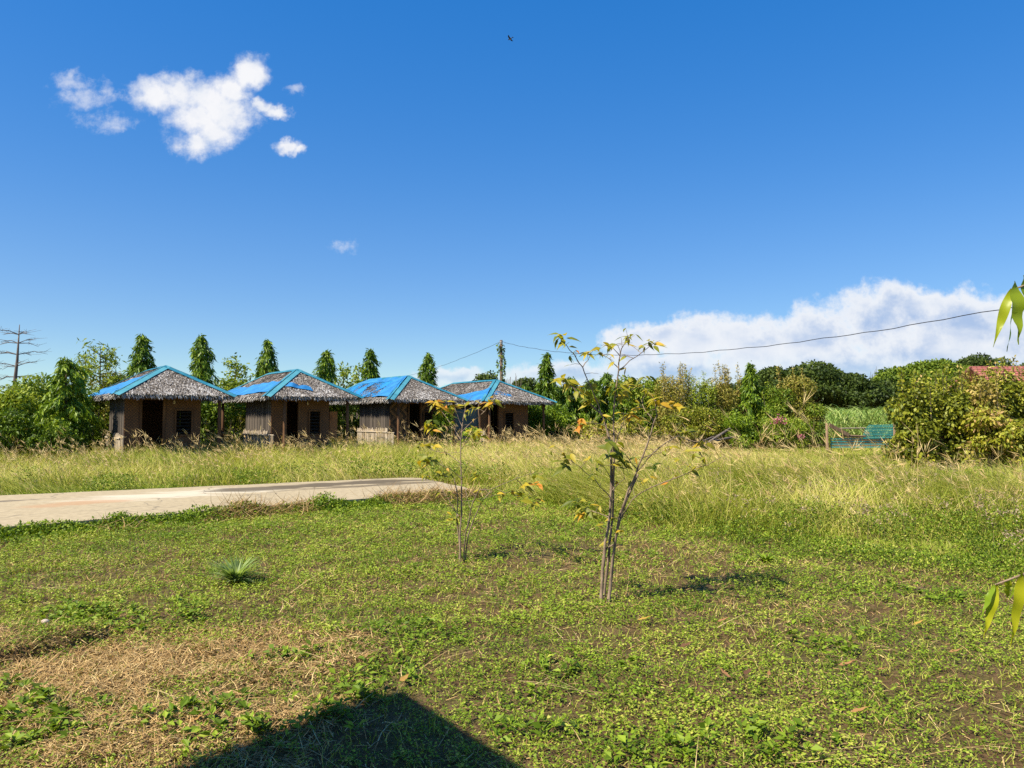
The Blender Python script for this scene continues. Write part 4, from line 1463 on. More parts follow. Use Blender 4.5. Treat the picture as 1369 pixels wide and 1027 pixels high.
# ------------------------------------------------------------------ sugar cane field (stuff)
rng = np.random.default_rng(15)
N = 26000
y = rng.uniform(46, 74, N)
x = rng.uniform(10, 48, N)
cm = MB()
h = rng.uniform(0.55, 1.0, N)
zb = rng.uniform(0.2, 1.7, N)
P = np.stack([x, y, zb], 1)
a = rng.random(N) * 2 * PI
D = np.stack([np.cos(a) * 0.35, np.sin(a) * 0.35, np.ones(N)], 1)
bend = np.stack([np.cos(a) * 0.55, np.sin(a) * 0.55, -0.35 - 0.2 * rng.random(N)], 1)
cm.blades(P, D, rng.uniform(0.9, 1.7, N), 0.075, np.clip(rng.normal(0.55, 0.25, N), 0, 1), bend, 3, rng)
tag(cm.build('sugar_cane', M['cane']), 'pale green sugar cane field beyond the gate', 'crop', kind='stuff')

# ------------------------------------------------------------------ low lawn: weeds, straw, blades (stuff)
rng = np.random.default_rng(31)


def grass_front(x):
    xs = np.array([-30, -9.83, -2.55, -1.6, -0.4, 0.6, 1.9, 3.0, 3.9, 5.2, 8, 14, 40])
    ys = np.array([1.8, 14.3, 18.9, 18.2, 16.2, 14.0, 11.3, 10.0, 9.6, 9.8, 10.4, 11, 14])
    return np.interp(x, xs, ys)


def sample_band(n, d0, d1, k=0.75, pad=1.9):
    y = rng.uniform(d0, d1, n)
    x = rng.uniform(-1, 1, n) * (k * y + pad)
    return x, y


def lawn():
    n = 135000
    x, y = sample_band(n, 2.3, 17.0)
    patch = vnoise(x, y, 0.9, 3, 3) * 0.30 + vnoise(x, y, 0.33, 8, 2) * 0.30 + vnoise(x, y, 0.11, 1, 6) * 0.40
    dry = dry_mask(x, y)
    brown = np.clip(1 - np.hypot((x - 1.3) / 3.2, (y - 9.2) / 2.6), 0, 1) * 0.22
    keep = (rng.random(n) < np.clip((patch - 0.25 - brown) * 3.2, 0.06, 1.0) * (1 - np.where(vnoise(x, y, 0.28, 61, 3) > 0.60, 0.05, 0.68) * dry)) & ~in_poly(x, y, [(p.x, p.y) for p in SL])
    x, y, patch = x[keep], y[keep], patch[keep]
    n = len(x)
    big = (vnoise(x, y, 0.7, 11, 5) > 0.74)
    size = (0.0088 + 0.0013 * y) * rng.uniform(0.7, 1.35, n) * np.where(big, 1.2, 1.0)
    tc_ = np.clip(0.54 + (vnoise(x, y, 0.5, 20, 4) - 0.5) * 0.4 + rng.normal(0, 0.13, n), 0, 1)
    mb = MB()
    K = 6
    X = np.repeat(x, K)
    Y = np.repeat(y, K)
    SZ = np.repeat(size, K)
    T_ = np.clip(np.repeat(tc_, K) + rng.normal(0, 0.13, n * K), 0, 1)
    a = rng.random(n * K) * 2 * PI
    el = rng.uniform(-0.1, 1.0, n * K)
    off = rng.uniform(0.0, 1.3, n * K)
    hz = rng.uniform(0.15, 1.0, n * K) * (0.022 + 1.5 * SZ)
    P = np.stack([X + np.cos(a) * SZ * off, Y + np.sin(a) * SZ * off, gz(X, Y) + hz], 1)
    D = np.stack([np.cos(a), np.sin(a), el - 0.25], 1)
    R = np.stack([rng.normal(-0.15, 0.55, n * K), rng.normal(-0.1, 0.55, n * K), np.ones(n * K)], 1)
    mb.leaves(P, D, SZ * rng.uniform(0.8, 1.5, n * K), SZ * rng.uniform(0.5, 0.8, n * K), T_, R, 0.12)
    tag(mb.build('lawn_weeds', M['weed']), 'low broad leaved weeds covering the lawn', 'weeds', kind='stuff')
    # patches of larger broad leaved weeds
    cl = []
    for (px, py, r, k) in ((40, 965, 0.20, 26), (85, 985, 0.16, 20), (20, 930, 0.12, 12), (240, 985, 0.18, 18), (290, 955, 0.14, 14), (330, 985, 0.16, 16), (140, 832, 0.30, 36),
                           (110, 822, 0.25, 26), (440, 962, 0.16, 14), (480, 935, 0.12, 8), (505, 905, 0.2, 14), (1030, 1000, 0.2, 14), (880, 1010, 0.2, 14), (700, 985, 0.18, 10), (1240, 800, 0.3, 18),
                           (760, 900, 0.2, 12), (1090, 860, 0.25, 14), (560, 850, 0.22, 14), (380, 880, 0.2, 12), (250, 830, 0.25, 12)):
        c0 = gp(px, py)
        for q in range(k):
            cl.append((c0.x + rng.normal(0, r * 0.7), c0.y + rng.normal(0, r * 0.7)))
    cl = np.array(cl)
    K = 9
    X, Y = np.repeat(cl[:, 0], K), np.repeat(cl[:, 1], K)
    a = rng.random(len(X)) * 2 * PI
    P = np.stack([X + np.cos(a) * 0.01, Y + np.sin(a) * 0.01, gz(X, Y) + rng.uniform(0.01, 0.07, len(X))], 1)
    D = np.stack([np.cos(a), np.sin(a), rng.uniform(0.1, 1.1, len(X))], 1)
    R = np.stack([rng.normal(-0.1, 0.35, len(X)), rng.normal(-0.1, 0.35, len(X)), np.ones(len(X))], 1)
    sz = rng.uniform(0.035, 0.075, len(X))
    mw = MB()
    mw.leaves(P, D, sz, sz * rng.uniform(0.38, 0.55, len(X)), np.clip(rng.normal(0.42, 0.17, len(X)), 0, 1), R, 0.25)
    tag(mw.build('broad_weeds', M['weed']), 'clumps of larger broad leaved weeds dotted over the lawn', 'weeds', kind='stuff')
    # short grass blades
    n = 72000
    x, y = sample_band(n, 2.3, 17.0)
    ok = ~in_poly(x, y, [(p.x, p.y) for p in SL]) & (rng.random(n) < 1 - 0.6 * dry_mask(x, y))
    x, y = x[ok], y[ok]
    n = len(x)
    mb = MB()
    P = np.stack([x, y, gz(x, y) - 0.005], 1)
    D = np.stack([rng.normal(0, 0.5, n), rng.normal(0, 0.5, n), np.ones(n)], 1)
    bend = np.stack([rng.normal(0, 0.35, n), rng.normal(0, 0.35, n), -0.15 * np.ones(n)], 1)
    mb.blades(P, D, rng.uniform(0.03, 0.09, n) * (1 + 0.03 * y), 0.003 + 0.0006 * y, np.clip(rng.normal(0.40, 0.2, n), 0, 1), bend, 2, rng)
    tag(mb.build('lawn_grass', M['tall']), 'short green grass blades among the lawn weeds', 'grass', kind='stuff')
    # dry straw litter, dense in the dry patch
    n = 245000
    x, y = sample_band(n, 2.3, 17.0)
    x[:60000] = rng.uniform(-4.2, -0.9, 60000)
    y[:60000] = rng.uniform(3.2, 5.8, 60000)
    pn = vnoise(x, y, 0.8, 14, 7) * 0.6 + vnoise(x, y, 0.25, 3, 17) * 0.4
    w = np.clip((pn - 0.40) * 1.7, 0.16, 0.6) + dry_mask(x, y) * 0.6
    ok = (rng.random(n) < w) & ~in_poly(x, y, [(p.x, p.y) for p in SL])
    x, y = x[ok], y[ok]
    n = len(x)
    mb = MB()
    dm = dry_mask(x, y)
    P = np.stack([x, y, gz(x, y) + rng.uniform(0.002, 0.02, n) + dm * rng.uniform(0, 0.03, n)], 1)
    a = rng.random(n) * 2 * PI
    D = np.stack([np.cos(a), np.sin(a), rng.normal(0.15, 0.4, n)], 1)
    bend = np.stack([rng.normal(0, 0.25, n), rng.normal(0, 0.25, n), -0.1 * np.ones(n)], 1)
    side = np.stack([-np.sin(a), np.cos(a), rng.normal(0, 0.5, n)], 1)
    mb.blades(P, D, rng.uniform(0.02, 0.09, n) * (1 + 0.04 * y), 0.0026 + 0.0006 * y, np.clip(rng.normal(0.44 + 0.10 * dm, 0.24, n), 0, 1), bend, 2, rng, nrm(side))
    tag(mb.build('dry_straw', M['straw']), 'dead straw strewn over the lawn', 'straw', kind='stuff')
    # long straw stalks
    n = 700
    x, y = sample_band(n, 3.0, 12.0)
    ok = ~in_poly(x, y, [(p.x, p.y) for p in SL])
    x, y = x[ok], y[ok]
    n = len(x)
    a = rng.random(n) * 2 * PI
    mb = MB()
    P = np.stack([x, y, gz(x, y) + 0.03], 1)
    mb.blades(P, np.stack([np.cos(a), np.sin(a), rng.normal(0.05, 0.12, n)], 1), rng.uniform(0.15, 0.5, n), 0.006, np.clip(rng.normal(0.8, 0.15, n), 0, 1), np.stack([rng.normal(0, 0.15, n), rng.normal(0, 0.15, n), -0.05 + 0 * x], 1), 3, rng)
    tag(mb.build('straw_stalks', M['straw']), 'long pale dead stalks lying on the lawn', 'straw', kind='stuff')


lawn()


# ------------------------------------------------------------------ tall grass meadow (stuff)
def meadow():
    rng = np.random.default_rng(45)
    n = 330000
    y = rng.uniform(8.5, 39.5, n)
    x = rng.uniform(-1, 1, n) * (0.76 * y + 1.5)
    f = grass_front(x)
    dd = y - f
    hedge = np.interp(x, [-25, -14, -11, 14, 18, 30], [23.5, 25.5, 40, 40, 40, 30])
    ok = (dd > rng.normal(0, 0.35, n) - 2.2 * np.clip((x - 3.5) / 1.5, 0, 1) * (rng.random(n) < 0.6)) & ~in_hut(x, y, -0.9) & (y < hedge) & ~in_poly(x, y, [(p.x, p.y) for p in SL])
    clump = vnoise(x, y, 0.6, 4, 8) * 0.5 + vnoise(x, y, 2.2, 9, 2) * 0.5
    ok &= rng.random(n) < np.clip(0.35 + clump, 0, 1)
    x, y, dd, clump = x[ok], y[ok], dd[ok], clump[ok]
    n = len(x)
    ramp_ = np.clip(0.25 + dd / np.where(x > 0.5, 1.5, 3.0), 0.0, 1)
    h = (0.24 + 0.40 * ramp_ + 0.42 * np.clip(1 - np.abs(y - 14.5) / 6, 0, 1) * np.clip((x - 0.6) / 1.5, 0, 1) * ramp_) * (0.60 + 0.8 * clump) * rng.uniform(0.55, 1.25, n)
    h = np.where(dd < 0, h * 0.75, h)
    h = h * (1 - 0.62 * np.clip((x - 6.5) / 2, 0, 1) * np.clip((y - 15) / 6, 0, 1))
    h = np.where(x < 2, h * (1 + 0.30 * np.clip((y - 19) / 4, 0, 1)), h)
    h = np.where(x < -2.5, h * np.clip(0.80 + dd * 0.03, 0, 1.0), h)
    # colour: straw in the middle of the field, greener left, right and along the front
    straw = 0.55 + 0.18 * np.exp(-((x - 6) / 7) ** 2) * np.clip((y - 14) / 10, 0, 1) + (vnoise(x, y, 1.6, 30, 3) - 0.5) * 0.35 - 0.16 * (1 - ramp_)
    straw = np.where(x < -3, straw - 0.05, straw)
    straw = straw - 0.18 * np.clip((x - 9) / 3, 0, 1)
    tint = np.clip(straw + rng.normal(0, 0.16, n), 0, 1)
    P = np.stack([x, y, gz(x, y) - 0.02], 1)
    wind = 0.28
    wl = (vnoise(x, y, 1.7, 50, 5) - 0.5) * 1.5 - 0.12
    wd = (vnoise(x, y, 1.7, 15, 50) - 0.5) * 1.0
    D = np.stack([wl * 0.5 + rng.normal(0, 0.24, n), wd * 0.4 + rng.normal(0, 0.24, n), np.ones(n)], 1)
    bend = np.stack([wl * 0.7 + rng.normal(0, wind, n), wd * 0.6 + rng.normal(0, wind, n), -0.2 - 0.25 * rng.random(n)], 1)
    mb = MB()
    mb.blades(P, D, h, (0.0045 + 0.00052 * y) * rng.uniform(0.6, 1.4, n), tint, bend, 3, rng)
    tag(mb.build('tall_grass', M['tall']), 'tall yellowing meadow grass before the huts and hedge', 'grass', kind='stuff')
    # seed heads: thin stalks with a feathery end
    m = 8500
    pick = rng.choice(n, m, replace=False)
    pick = pick[(ramp_[pick] > 0.25) & ~((x[pick] > 7.0) & (y[pick] > 15) & (rng.random(m) < 0.8))]
    m = len(pick)
    P = P[pick]
    hh = h[pick] * rng.uniform(1.1, 1.85, m)
    calm = np.clip((x[pick] - 7.5) / 2, 0, 1)
    hh = hh * (1 - 0.3 * calm)
    near = np.clip(rng.normal(0.82, 0.14, m) - 0.22 * calm, 0, 1)
    D = np.stack([rng.normal(-0.12, 0.22, m), rng.normal(0, 0.22, m), np.ones(m)], 1)
    bend = np.stack([rng.normal(-0.2, 0.28, m), rng.normal(0, 0.2, m), -0.12 - 0.25 * rng.random(m)], 1)
    mb = MB()
    mb.blades(P, D, hh, 0.0035 + 0.00025 * y[pick], near, bend, 3, rng)
    tips = P + nrm(D) * hh[:, None] * 0.80 + bend * hh[:, None] * 0.64
    K = 5
    Pt = np.repeat(tips, K, 0) + rng.normal(0, 0.012, (m * K, 3))
    Dt = np.repeat(nrm(D) + 1.7 * bend, K, 0) + rng.normal(0, 0.30, (m * K, 3))
    mb.leaves(Pt, Dt, np.repeat(hh, K) * rng.uniform(0.08, 0.18, m * K), 0.005 + 0.00028 * np.repeat(y[pick], K), np.clip(np.repeat(near, K) + rng.normal(0.02, 0.1, m * K), 0, 1))
    tag(mb.build('seed_heads', M['straw']), 'dry seed heads nodding above the meadow grass', 'grass', kind='stuff')
    # taller arching dry stalks before the huts and hedges
    m = 1500
    ys_ = rng.uniform(16, 36, m)
    xs_ = rng.uniform(-0.72, 0.42, m) * ys_
    t_ = vnoise(xs_, ys_, 1.8, 70, 7)
    lim = 24.0 + np.clip(xs_ + 13.5, 0, 99) * 0.74
    lim = np.where(xs_ > 2.0, 36.0, np.minimum(lim, 36))
    ok = (t_ > 0.42) & (xs_ < 7.5) & (np.abs(ys_ - lim + 0.4) < 2.2) & ~in_hut(xs_, ys_, -0.4)
    xs_, ys_ = xs_[ok], ys_[ok]
    m = len(xs_)
    P = np.stack([xs_, ys_, np.zeros(m)], 1)
    D = np.stack([rng.normal(0, 0.25, m), rng.normal(0, 0.25, m), np.ones(m)], 1)
    bd = np.stack([rng.normal(0, 0.45, m), rng.normal(0, 0.3, m), -0.25 - 0.3 * rng.random(m)], 1)
    hs_ = rng.uniform(0.75, 1.35, m)
    mb = MB()
    mb.blades(P, D, hs_, 0.016, np.clip(rng.normal(0.62, 0.2, m), 0, 1), bd, 5, rng)
    K = 9
    tt_ = rng.uniform(0.6, 1.0, (m, K))
    base_ = P[:, None, :] + nrm(D)[:, None, :] * (hs_[:, None] * tt_)[..., None] + bd[:, None, :] * (hs_[:, None] * tt_ ** 2)[..., None]
    dr_ = np.repeat(nrm(D) + 1.6 * bd, K, 0) + rng.normal(0, 0.5, (m * K, 3))
    mb.leaves(base_.reshape(-1, 3), dr_, rng.uniform(0.06, 0.16, m * K), 0.02, np.clip(rng.normal(0.72, 0.18, m * K), 0, 1))
    tag(mb.build('dry_stalks', M['straw']), 'arching dry seed stalks standing taller than the grass before the huts', 'grass', kind='stuff')
    # broadleaf weeds mixed into the meadow foot
    m = 105000
    yy_ = rng.uniform(7.0, 30, m)
    xx_ = rng.uniform(-1, 1, m) * (0.76 * yy_ + 1.5)
    dd_ = yy_ - grass_front(xx_)
    edge = np.where(xx_ > 1.0, -0.6 - 1.8 * np.clip((xx_ - 2.6) / 2, 0, 1), 0.0)
    nn = vnoise(xx_, yy_, 0.7, 2, 2)
    ok = (dd_ > edge + rng.normal(0, 0.3, m)) & (dd_ < np.where(xx_ > 3.6, 4.0 + nn * 3, 0.6 + nn * 2)) & ~in_hut(xx_, yy_, -0.5) & (nn > np.where(xx_ < 0.5, 0.62, 0.3)) & ~in_poly(xx_, yy_, [(p.x, p.y) for p in SL]) & (yy_ < np.interp(xx_, [-25, -14, -11, 30], [23.5, 25.5, 40, 40]))
    xx_, yy_, dd_, nn = xx_[ok], yy_[ok], dd_[ok], nn[ok]
    m = len(xx_)
    hw_ = (0.10 + 0.30 * np.clip((dd_ + 2.4) / 4, 0, 1)) * (0.5 + nn)
    K = 7
    X, Y = np.repeat(xx_, K), np.repeat(yy_, K)
    sz = 0.014 + 0.0018 * Y
    P = np.stack([X + rng.normal(0, 0.05, m * K), Y + rng.normal(0, 0.05, m * K), gz(X, Y) + np.repeat(hw_, K) * rng.uniform(0.15, 1.0, m * K)], 1)
    mb = MB()
    mb.leaves(P, unit(rng, m * K) + np.array((0, 0, 0.1)), sz * rng.uniform(0.8, 1.5, m * K), sz * rng.uniform(0.4, 0.7, m * K), np.clip(np.repeat(0.28 + (nn - 0.5) * 0.5 + rng.normal(0, 0.12, m), K) + rng.normal(0, 0.24, m * K), 0, 1), np.stack([rng.normal(0, 0.6, m * K), rng.normal(0, 0.6, m * K), np.ones(m * K)], 1))
    tag(mb.build('field_weeds', M['weed']), 'knee high leafy weeds along the front of the meadow', 'weeds', kind='stuff')
    # grey pink flower heads of the weeds at right
    m = 1900
    yy_ = rng.uniform(7.0, 20, m)
    xx_ = rng.uniform(0.2, 0.78, m) * yy_
    nn = vnoise(xx_, yy_, 0.8, 21, 12)
    dd_ = yy_ - grass_front(xx_)
    ok = (dd_ > -2.0) & (dd_ < 7) & (nn > 0.6) & (xx_ > 3.2)
    xx_, yy_, dd_ = xx_[ok], yy_[ok], dd_[ok]
    m = len(xx_)
    K = 9
    hh = (0.24 + 0.26 * np.clip((dd_ + 2) / 4, 0, 1)) * rng.uniform(0.8, 1.25, m)
    X, Y = np.repeat(xx_, K), np.repeat(yy_, K)
    P = np.stack([X, Y, np.repeat(hh, K)], 1) + rng.normal(0, 0.022, (m * K, 3))
    mb = MB()
    mb.leaves(P, unit(rng, m * K), 0.022 + 0.0012 * Y, 0.009 + 0.0006 * Y, rng.random(m * K))
    mb.blades(np.stack([xx_, yy_, 0 * xx_], 1), np.stack([rng.normal(0, 0.1, m), rng.normal(0, 0.1, m), np.ones(m)], 1), hh, 0.006, 0.1, np.zeros((m, 3)), 2, rng)
    tag(mb.build('flowering_weeds', M['flower']), 'greyish pink seed flowers on the weeds at the right', 'weeds', kind='stuff')


meadow()


# creeping weeds and dry vines along the near edge of the slab (stuff)
def creepers():
    rng = np.random.default_rng(52)
    n = 13000
    t = rng.random(n)
    a, b = SL[0], SL[3]
    px = a.x + (b.x - a.x) * t
    py = a.y + (b.y - a.y) * t
    d = (b - a).normalized()
    off = rng.normal(0.0, 0.26, n) + 0.20 * vnoise(px, py, 1.0)
    nx_, ny_ = (-d.y, d.x)
    x = px - nx_ * off * -1
    y = py - ny_ * off * -1
    nn = vnoise(px, py, 1.1, 6, 1) * 0.6 + vnoise(px, py, 0.4, 2, 13) * 0.4
    ok = (rng.random(n) < np.clip(nn * 2.2 - 0.35, 0.1, 1)) & ((off > -0.12) | (nn > 0.56))
    x, y, off, nn = x[ok], y[ok], off[ok], nn[ok]
    n = len(x)
    h = 0.27 * np.exp(-((off - 0.06) / 0.30) ** 2) * (0.08 + 2.0 * nn ** 1.8) * np.where(x < -5, 0.75, 1.0) * np.where(x > -3.2, 0.55, 1.0)
    K = 6
    X, Y = np.repeat(x, K), np.repeat(y, K)
    P = np.stack([X + rng.normal(0, 0.05, n * K), Y + rng.normal(0, 0.05, n * K), 0.02 + np.repeat(h, K) * rng.uniform(0.1, 1.1, n * K)], 1)
    mb = MB()
    mb.leaves(P, unit(rng, n * K), rng.uniform(0.03, 0.06, n * K), rng.uniform(0.018, 0.035, n * K), np.clip(rng.normal(0.42, 0.22, n * K), 0, 1), np.stack([rng.normal(0, 0.6, n * K), rng.normal(0, 0.6, n * K), np.ones(n * K)], 1))
    tag(mb.build('creeping_weeds', M['weed']), 'leafy creepers spilling over the near edge of the pavement', 'weeds', kind='stuff')
    mb = MB()
    m = 22000
    pick = rng.integers(0, n, m)
    keep = vnoise(x[pick], y[pick], 1.3, 40, 4) > 0.40
    pick = pick[keep]
    m = len(pick)
    P = np.stack([x[pick] + rng.normal(0, 0.08, m), y[pick] + rng.normal(0, 0.08, m), h[pick] * rng.uniform(0.2, 1.25, m) + 0.03], 1)
    a_ = rng.random(m) * 2 * PI
    mb.blades(P, np.stack([np.cos(a_), np.sin(a_), rng.normal(0, 0.4, m)], 1), rng.uniform(0.1, 0.4, m), 0.012, np.clip(rng.normal(0.4, 0.22, m), 0, 1), rng.normal(0, 0.25, (m, 3)), 3, rng)
    tag(mb.build('dry_vines', M['straw']), 'dry brown vines matted along the pavement edge', 'vines', kind='stuff')


creepers()


# ------------------------------------------------------------------ lance leaves for saplings and the near tree
def lance(mb, base, d, nrm_, L, Wd, curve, tint, wav=0.0, seg=6):
    d = Vector(d).normalized()
    n = Vector(nrm_)
    n = (n - d * n.dot(d)).normalized()
    s = d.cross(n)
    vv = []
    for k in range(seg + 1):
        t = k / seg
        w = Wd * 0.5 * (0.06 + 0.94 * (max(0.0, math.sin(PI * (1 - (1 - t) ** 1.55))) ** 0.85)) * (1 - t ** 6) + 0.0004
        cpt = base + d * (L * t) - n * (curve * L * t * t)
        wv = n * (wav * Wd * math.sin(t * 17 + 1.3))
        wv2 = n * (wav * Wd * math.sin(t * 15 + 3.0))
        up = n * (0.22 * w)
        vv += [cpt + s * w + up + wv, cpt, cpt - s * w + up + wv2]
    ff = []
    for k in range(seg):
        i = k * 3
        ff += [(i, i + 1, i + 4, i + 3), (i + 1, i + 2, i + 5, i + 4)]
    mb.add([tuple(x) for x in vv], ff, tint)


def sapling(label, d0, stems, clusters, seed, basepx):
    rng = random.Random(seed)
    b = gp(*basepx)
    root = empty('sapling', (b.x, b.y, 0))
    tag(root, label, 'sapling')
    org = Vector((b.x, b.y, 0))
    TW = []
    for (pts, r0, r1, dep0, dep1) in stems:
        n = len(pts)
        P = []
        for k, (px, py) in enumerate(pts):
            t = k / (n - 1)
            P.append(at(px, py, b.y + dep0 + (dep1 - dep0) * t + rng.uniform(-0.02, 0.02)) - org)
        if P[0].z < 0.06:
            P[0].z = -0.03
        # refine with small kinks
        Q = []
        for k in range(n - 1):
            Q.append(P[k])
            Q.append(P[k].lerp(P[k + 1], 0.5) + Vector((rng.uniform(-1, 1), rng.uniform(-1, 1), rng.uniform(-1, 1))) * 0.008)
        Q.append(P[-1])
        mbs = MB()
        m = len(Q)
        mbs.tube(Q, [(r0 * 0.78 + (r1 - r0 * 0.78) * (k / (m - 1))) * rng.uniform(0.88, 1.12) * (1.25 if k == 0 else 1) for k in range(m)], 7)
        for kk in range(2, m - 1):
            if r0 < 0.009 or Q[kk].z > 0.45:
                for rep_ in range(2):
                    if rng.random() < 0.55:
                        q0 = Q[kk].lerp(Q[kk + 1], rng.random())
                        dv = Vector((rng.gauss(0, 1), rng.gauss(0, 1), rng.uniform(-0.2, 0.9))).normalized()
                        q1 = q0 + dv * rng.uniform(0.05, 0.17)
                        mbs.tube([q0, q0.lerp(q1, 0.5) + Vector((0, 0, 0.008)), q1], [0.0024, 0.0018, 0.001], 4)
                        if rng.random() < 0.6:
                            TW.append(q1)
        mbs.build('stem' if r0 > 0.009 else 'branch', M['sapbark'], root, smooth=True)
    fl = MB()
    for q in TW:
        for kk in range(rng.randint(1, 3)):
            dv = Vector((rng.gauss(0, 1), rng.gauss(0, 1), rng.uniform(-0.9, 0.2)))
            lance(fl, q, dv, Vector((rng.uniform(-0.9, 0.2), rng.uniform(-1.1, 0.0), 0.9)), rng.uniform(0.05, 0.10), rng.uniform(0.02, 0.034), rng.uniform(0.1, 0.4), min(1, max(0, rng.gauss(0.42, 0.22))), 0.03, 4)
    fl.build('twig_leaves', M['sapling'], root, smooth=True)
    for (px, py, cnt, tint, dep, sc) in clusters:
        c0 = at(px, py, b.y + dep) - org
        ml = MB()
        for k in range(int(cnt * 1.6 + 0.5)):
            a = rng.uniform(0, 2 * PI)
            dv = Vector((math.cos(a), math.sin(a) * 0.8, rng.uniform(-0.75, 0.25)))
            bs = c0 + Vector((rng.uniform(-1, 1), rng.uniform(-1, 1), rng.uniform(-0.6, 0.9))) * 0.045 * sc
            lance(ml, bs, dv, Vector((rng.uniform(-0.9, 0.2), rng.uniform(-1.1, 0.0), 0.9)), rng.uniform(0.085, 0.155) * sc, rng.uniform(0.034, 0.052) * sc,
                  rng.uniform(0.1, 0.45), min(1, max(0, rng.gauss(tint - 0.03, 0.17))), 0.03)
        ml.build('leaf_cluster', M['sapling'], root, smooth=True)
    return root


st1 = [
    ([(803, 806), (806, 760), (809, 725), (815, 690), (817, 650), (817, 603), (810, 570), (803, 553), (785, 537), (766, 518), (754, 507)], 0.019, 0.005, -0.03, 0.10),
    ([(807, 807), (811, 765), (815, 725), (819, 690), (820, 640), (820, 600), (820, 570), (822, 529), (827, 496), (829, 474), (835, 460), (841, 450)], 0.017, 0.003, 0.05, 0.0),
    ([(812, 806), (817, 765), (821, 735), (829, 688), (840, 655), (851, 631), (859, 611), (871, 577), (878, 556), (877, 535)], 0.018, 0.004, -0.02, -0.15),
    ([(806, 806), (804, 770), (806, 745), (812, 732), (820, 728)], 0.012, 0.007, 0.06, 0.0),
    ([(815, 806), (818, 770), (825, 712), (836, 672), (853, 634)], 0.013, 0.009, 0.04, 0.03),
    ([(803, 553), (795, 530), (786, 509), (779, 491), (768, 474), (757, 461)], 0.008, 0.003, 0.0, -0.2),
    ([(779, 491), (786, 482), (789, 472)], 0.0045, 0.002, -0.1, -0.05),
    ([(827, 492), (815, 480), (802, 471)], 0.005, 0.002, 0.0, 0.15),
    ([(829, 476), (820, 466), (810, 462)], 0.004, 0.002, 0.0, -0.15),
    ([(827, 496), (842, 482), (860, 470), (872, 460)], 0.006, 0.002, 0.0, 0.2),
    ([(829, 474), (826, 462), (820, 460)], 0.003, 0.002, 0.0, -0.1),
    ([(851, 631), (866, 613), (890, 592), (905, 583), (918, 577)], 0.009, 0.003, -0.05, 0.25),
    ([(826, 700), (845, 668), (870, 652), (901, 640), (928, 629), (945, 622), (969, 610)], 0.007, 0.002, -0.05, -0.5),
    ([(818, 668), (803, 652), (788, 636), (775, 624), (757, 611)], 0.006, 0.002, 0.0, -0.3),
    ([(815, 692), (800, 686), (785, 682)], 0.005, 0.002, 0.0, 0.3),
    ([(852, 628), (838, 610), (828, 602)], 0.005, 0.002, -0.05, -0.2),
    ([(860, 612), (880, 606), (896, 600)], 0.004, 0.002, -0.08, 0.1),
    ([(875, 565), (862, 548), (858, 535), (865, 527)], 0.005, 0.002, -0.12, 0.1),
    ([(822, 545), (835, 530), (846, 508)], 0.005, 0.002, 0.0, 0.2),
    ([(820, 600), (826, 585), (832, 565), (846, 556)], 0.005, 0.002, 0.0, 0.25),
    ([(817, 640), (808, 625), (800, 620)], 0.004, 0.002, 0.0, -0.2),
    ([(877, 540), (890, 545), (904, 541)], 0.004, 0.002, -0.15, 0.0),
    ([(905, 583), (922, 590), (938, 592)], 0.004, 0.002, 0.2, 0.1),
    ([(819, 655), (835, 640), (832, 622)], 0.004, 0.002, 0.0, -0.1),
    ([(810, 570), (795, 566), (780, 566)], 0.004, 0.002, 0.04, -0.2),
    ([(928, 629), (938, 620), (940, 608)], 0.003, 0.0015, -0.35, -0.35)]
cl1 = [(752, 452, 7, 0.40, -0.2, 1.0), (758, 460, 3, 0.42, -0.2, 0.9), (750, 505, 6, 0.48, 0.1, 1.0), (762, 512, 5, 0.50, 0.1, 1.0), (776, 522, 4, 0.55, 0.05, 1.0), (786, 512, 4, 0.45, -0.05, 0.9),
       (790, 471, 3, 0.60, -0.05, 0.8), (801, 470, 4, 0.55, 0.15, 0.8), (811, 461, 3, 0.5, -0.15, 0.8), (842, 449, 2, 0.55, 0, 0.7), (821, 460, 1, 0.5, -0.1, 0.7), (870, 460, 5, 0.40, 0.2, 0.9),
       (847, 508, 4, 0.42, 0.2, 0.9), (824, 516, 6, 0.40, 0, 1.0), (832, 527, 5, 0.5, 0.05, 1.0), (788, 534, 4, 0.62, 0, 1.0), (778, 566, 4, 0.9, -0.2, 1.0), (816, 597, 5, 0.12, -0.2, 1.2), (825, 603, 5, 0.15, -0.2, 1.2),
       (812, 612, 4, 0.2, 0, 1.0), (832, 620, 5, 0.5, -0.1, 0.8), (846, 554, 7, 0.72, 0.25, 1.0), (858, 545, 4, 0.65, 0.1, 0.9), (866, 526, 4, 0.6, 0.1, 1.0), (878, 536, 4, 0.72, -0.15, 1.0),
       (905, 541, 5, 0.72, 0, 1.0), (918, 577, 4, 0.45, 0.25, 1.0), (940, 592, 4, 0.55, 0.1, 1.0), (896, 601, 2, 0.6, 0.1, 0.9), (940, 608, 4, 0.35, -0.35, 0.9), (930, 627, 4, 0.35, -0.4, 0.8),
       (757, 612, 4, 0.45, -0.3, 0.9), (751, 622, 3, 0.2, -0.3, 0.9), (786, 682, 4, 0.4, 0.3, 1.0), (772, 672, 5, 0.25, 0.3, 1.0), (776, 684, 2, 0.9, 0.3, 0.9), (801, 620, 2, 0.4, -0.2, 0.8),
       (876, 625, 2, 0.2, 0, 0.8), (866, 642, 2, 0.65, -0.1, 0.7), (864, 507, 3, 0.4, 0.2, 0.8)]
sapling('taller sapling with several thin stems and sparse yellowing leaves', 6.44, st1, cl1, 3, (808, 806))
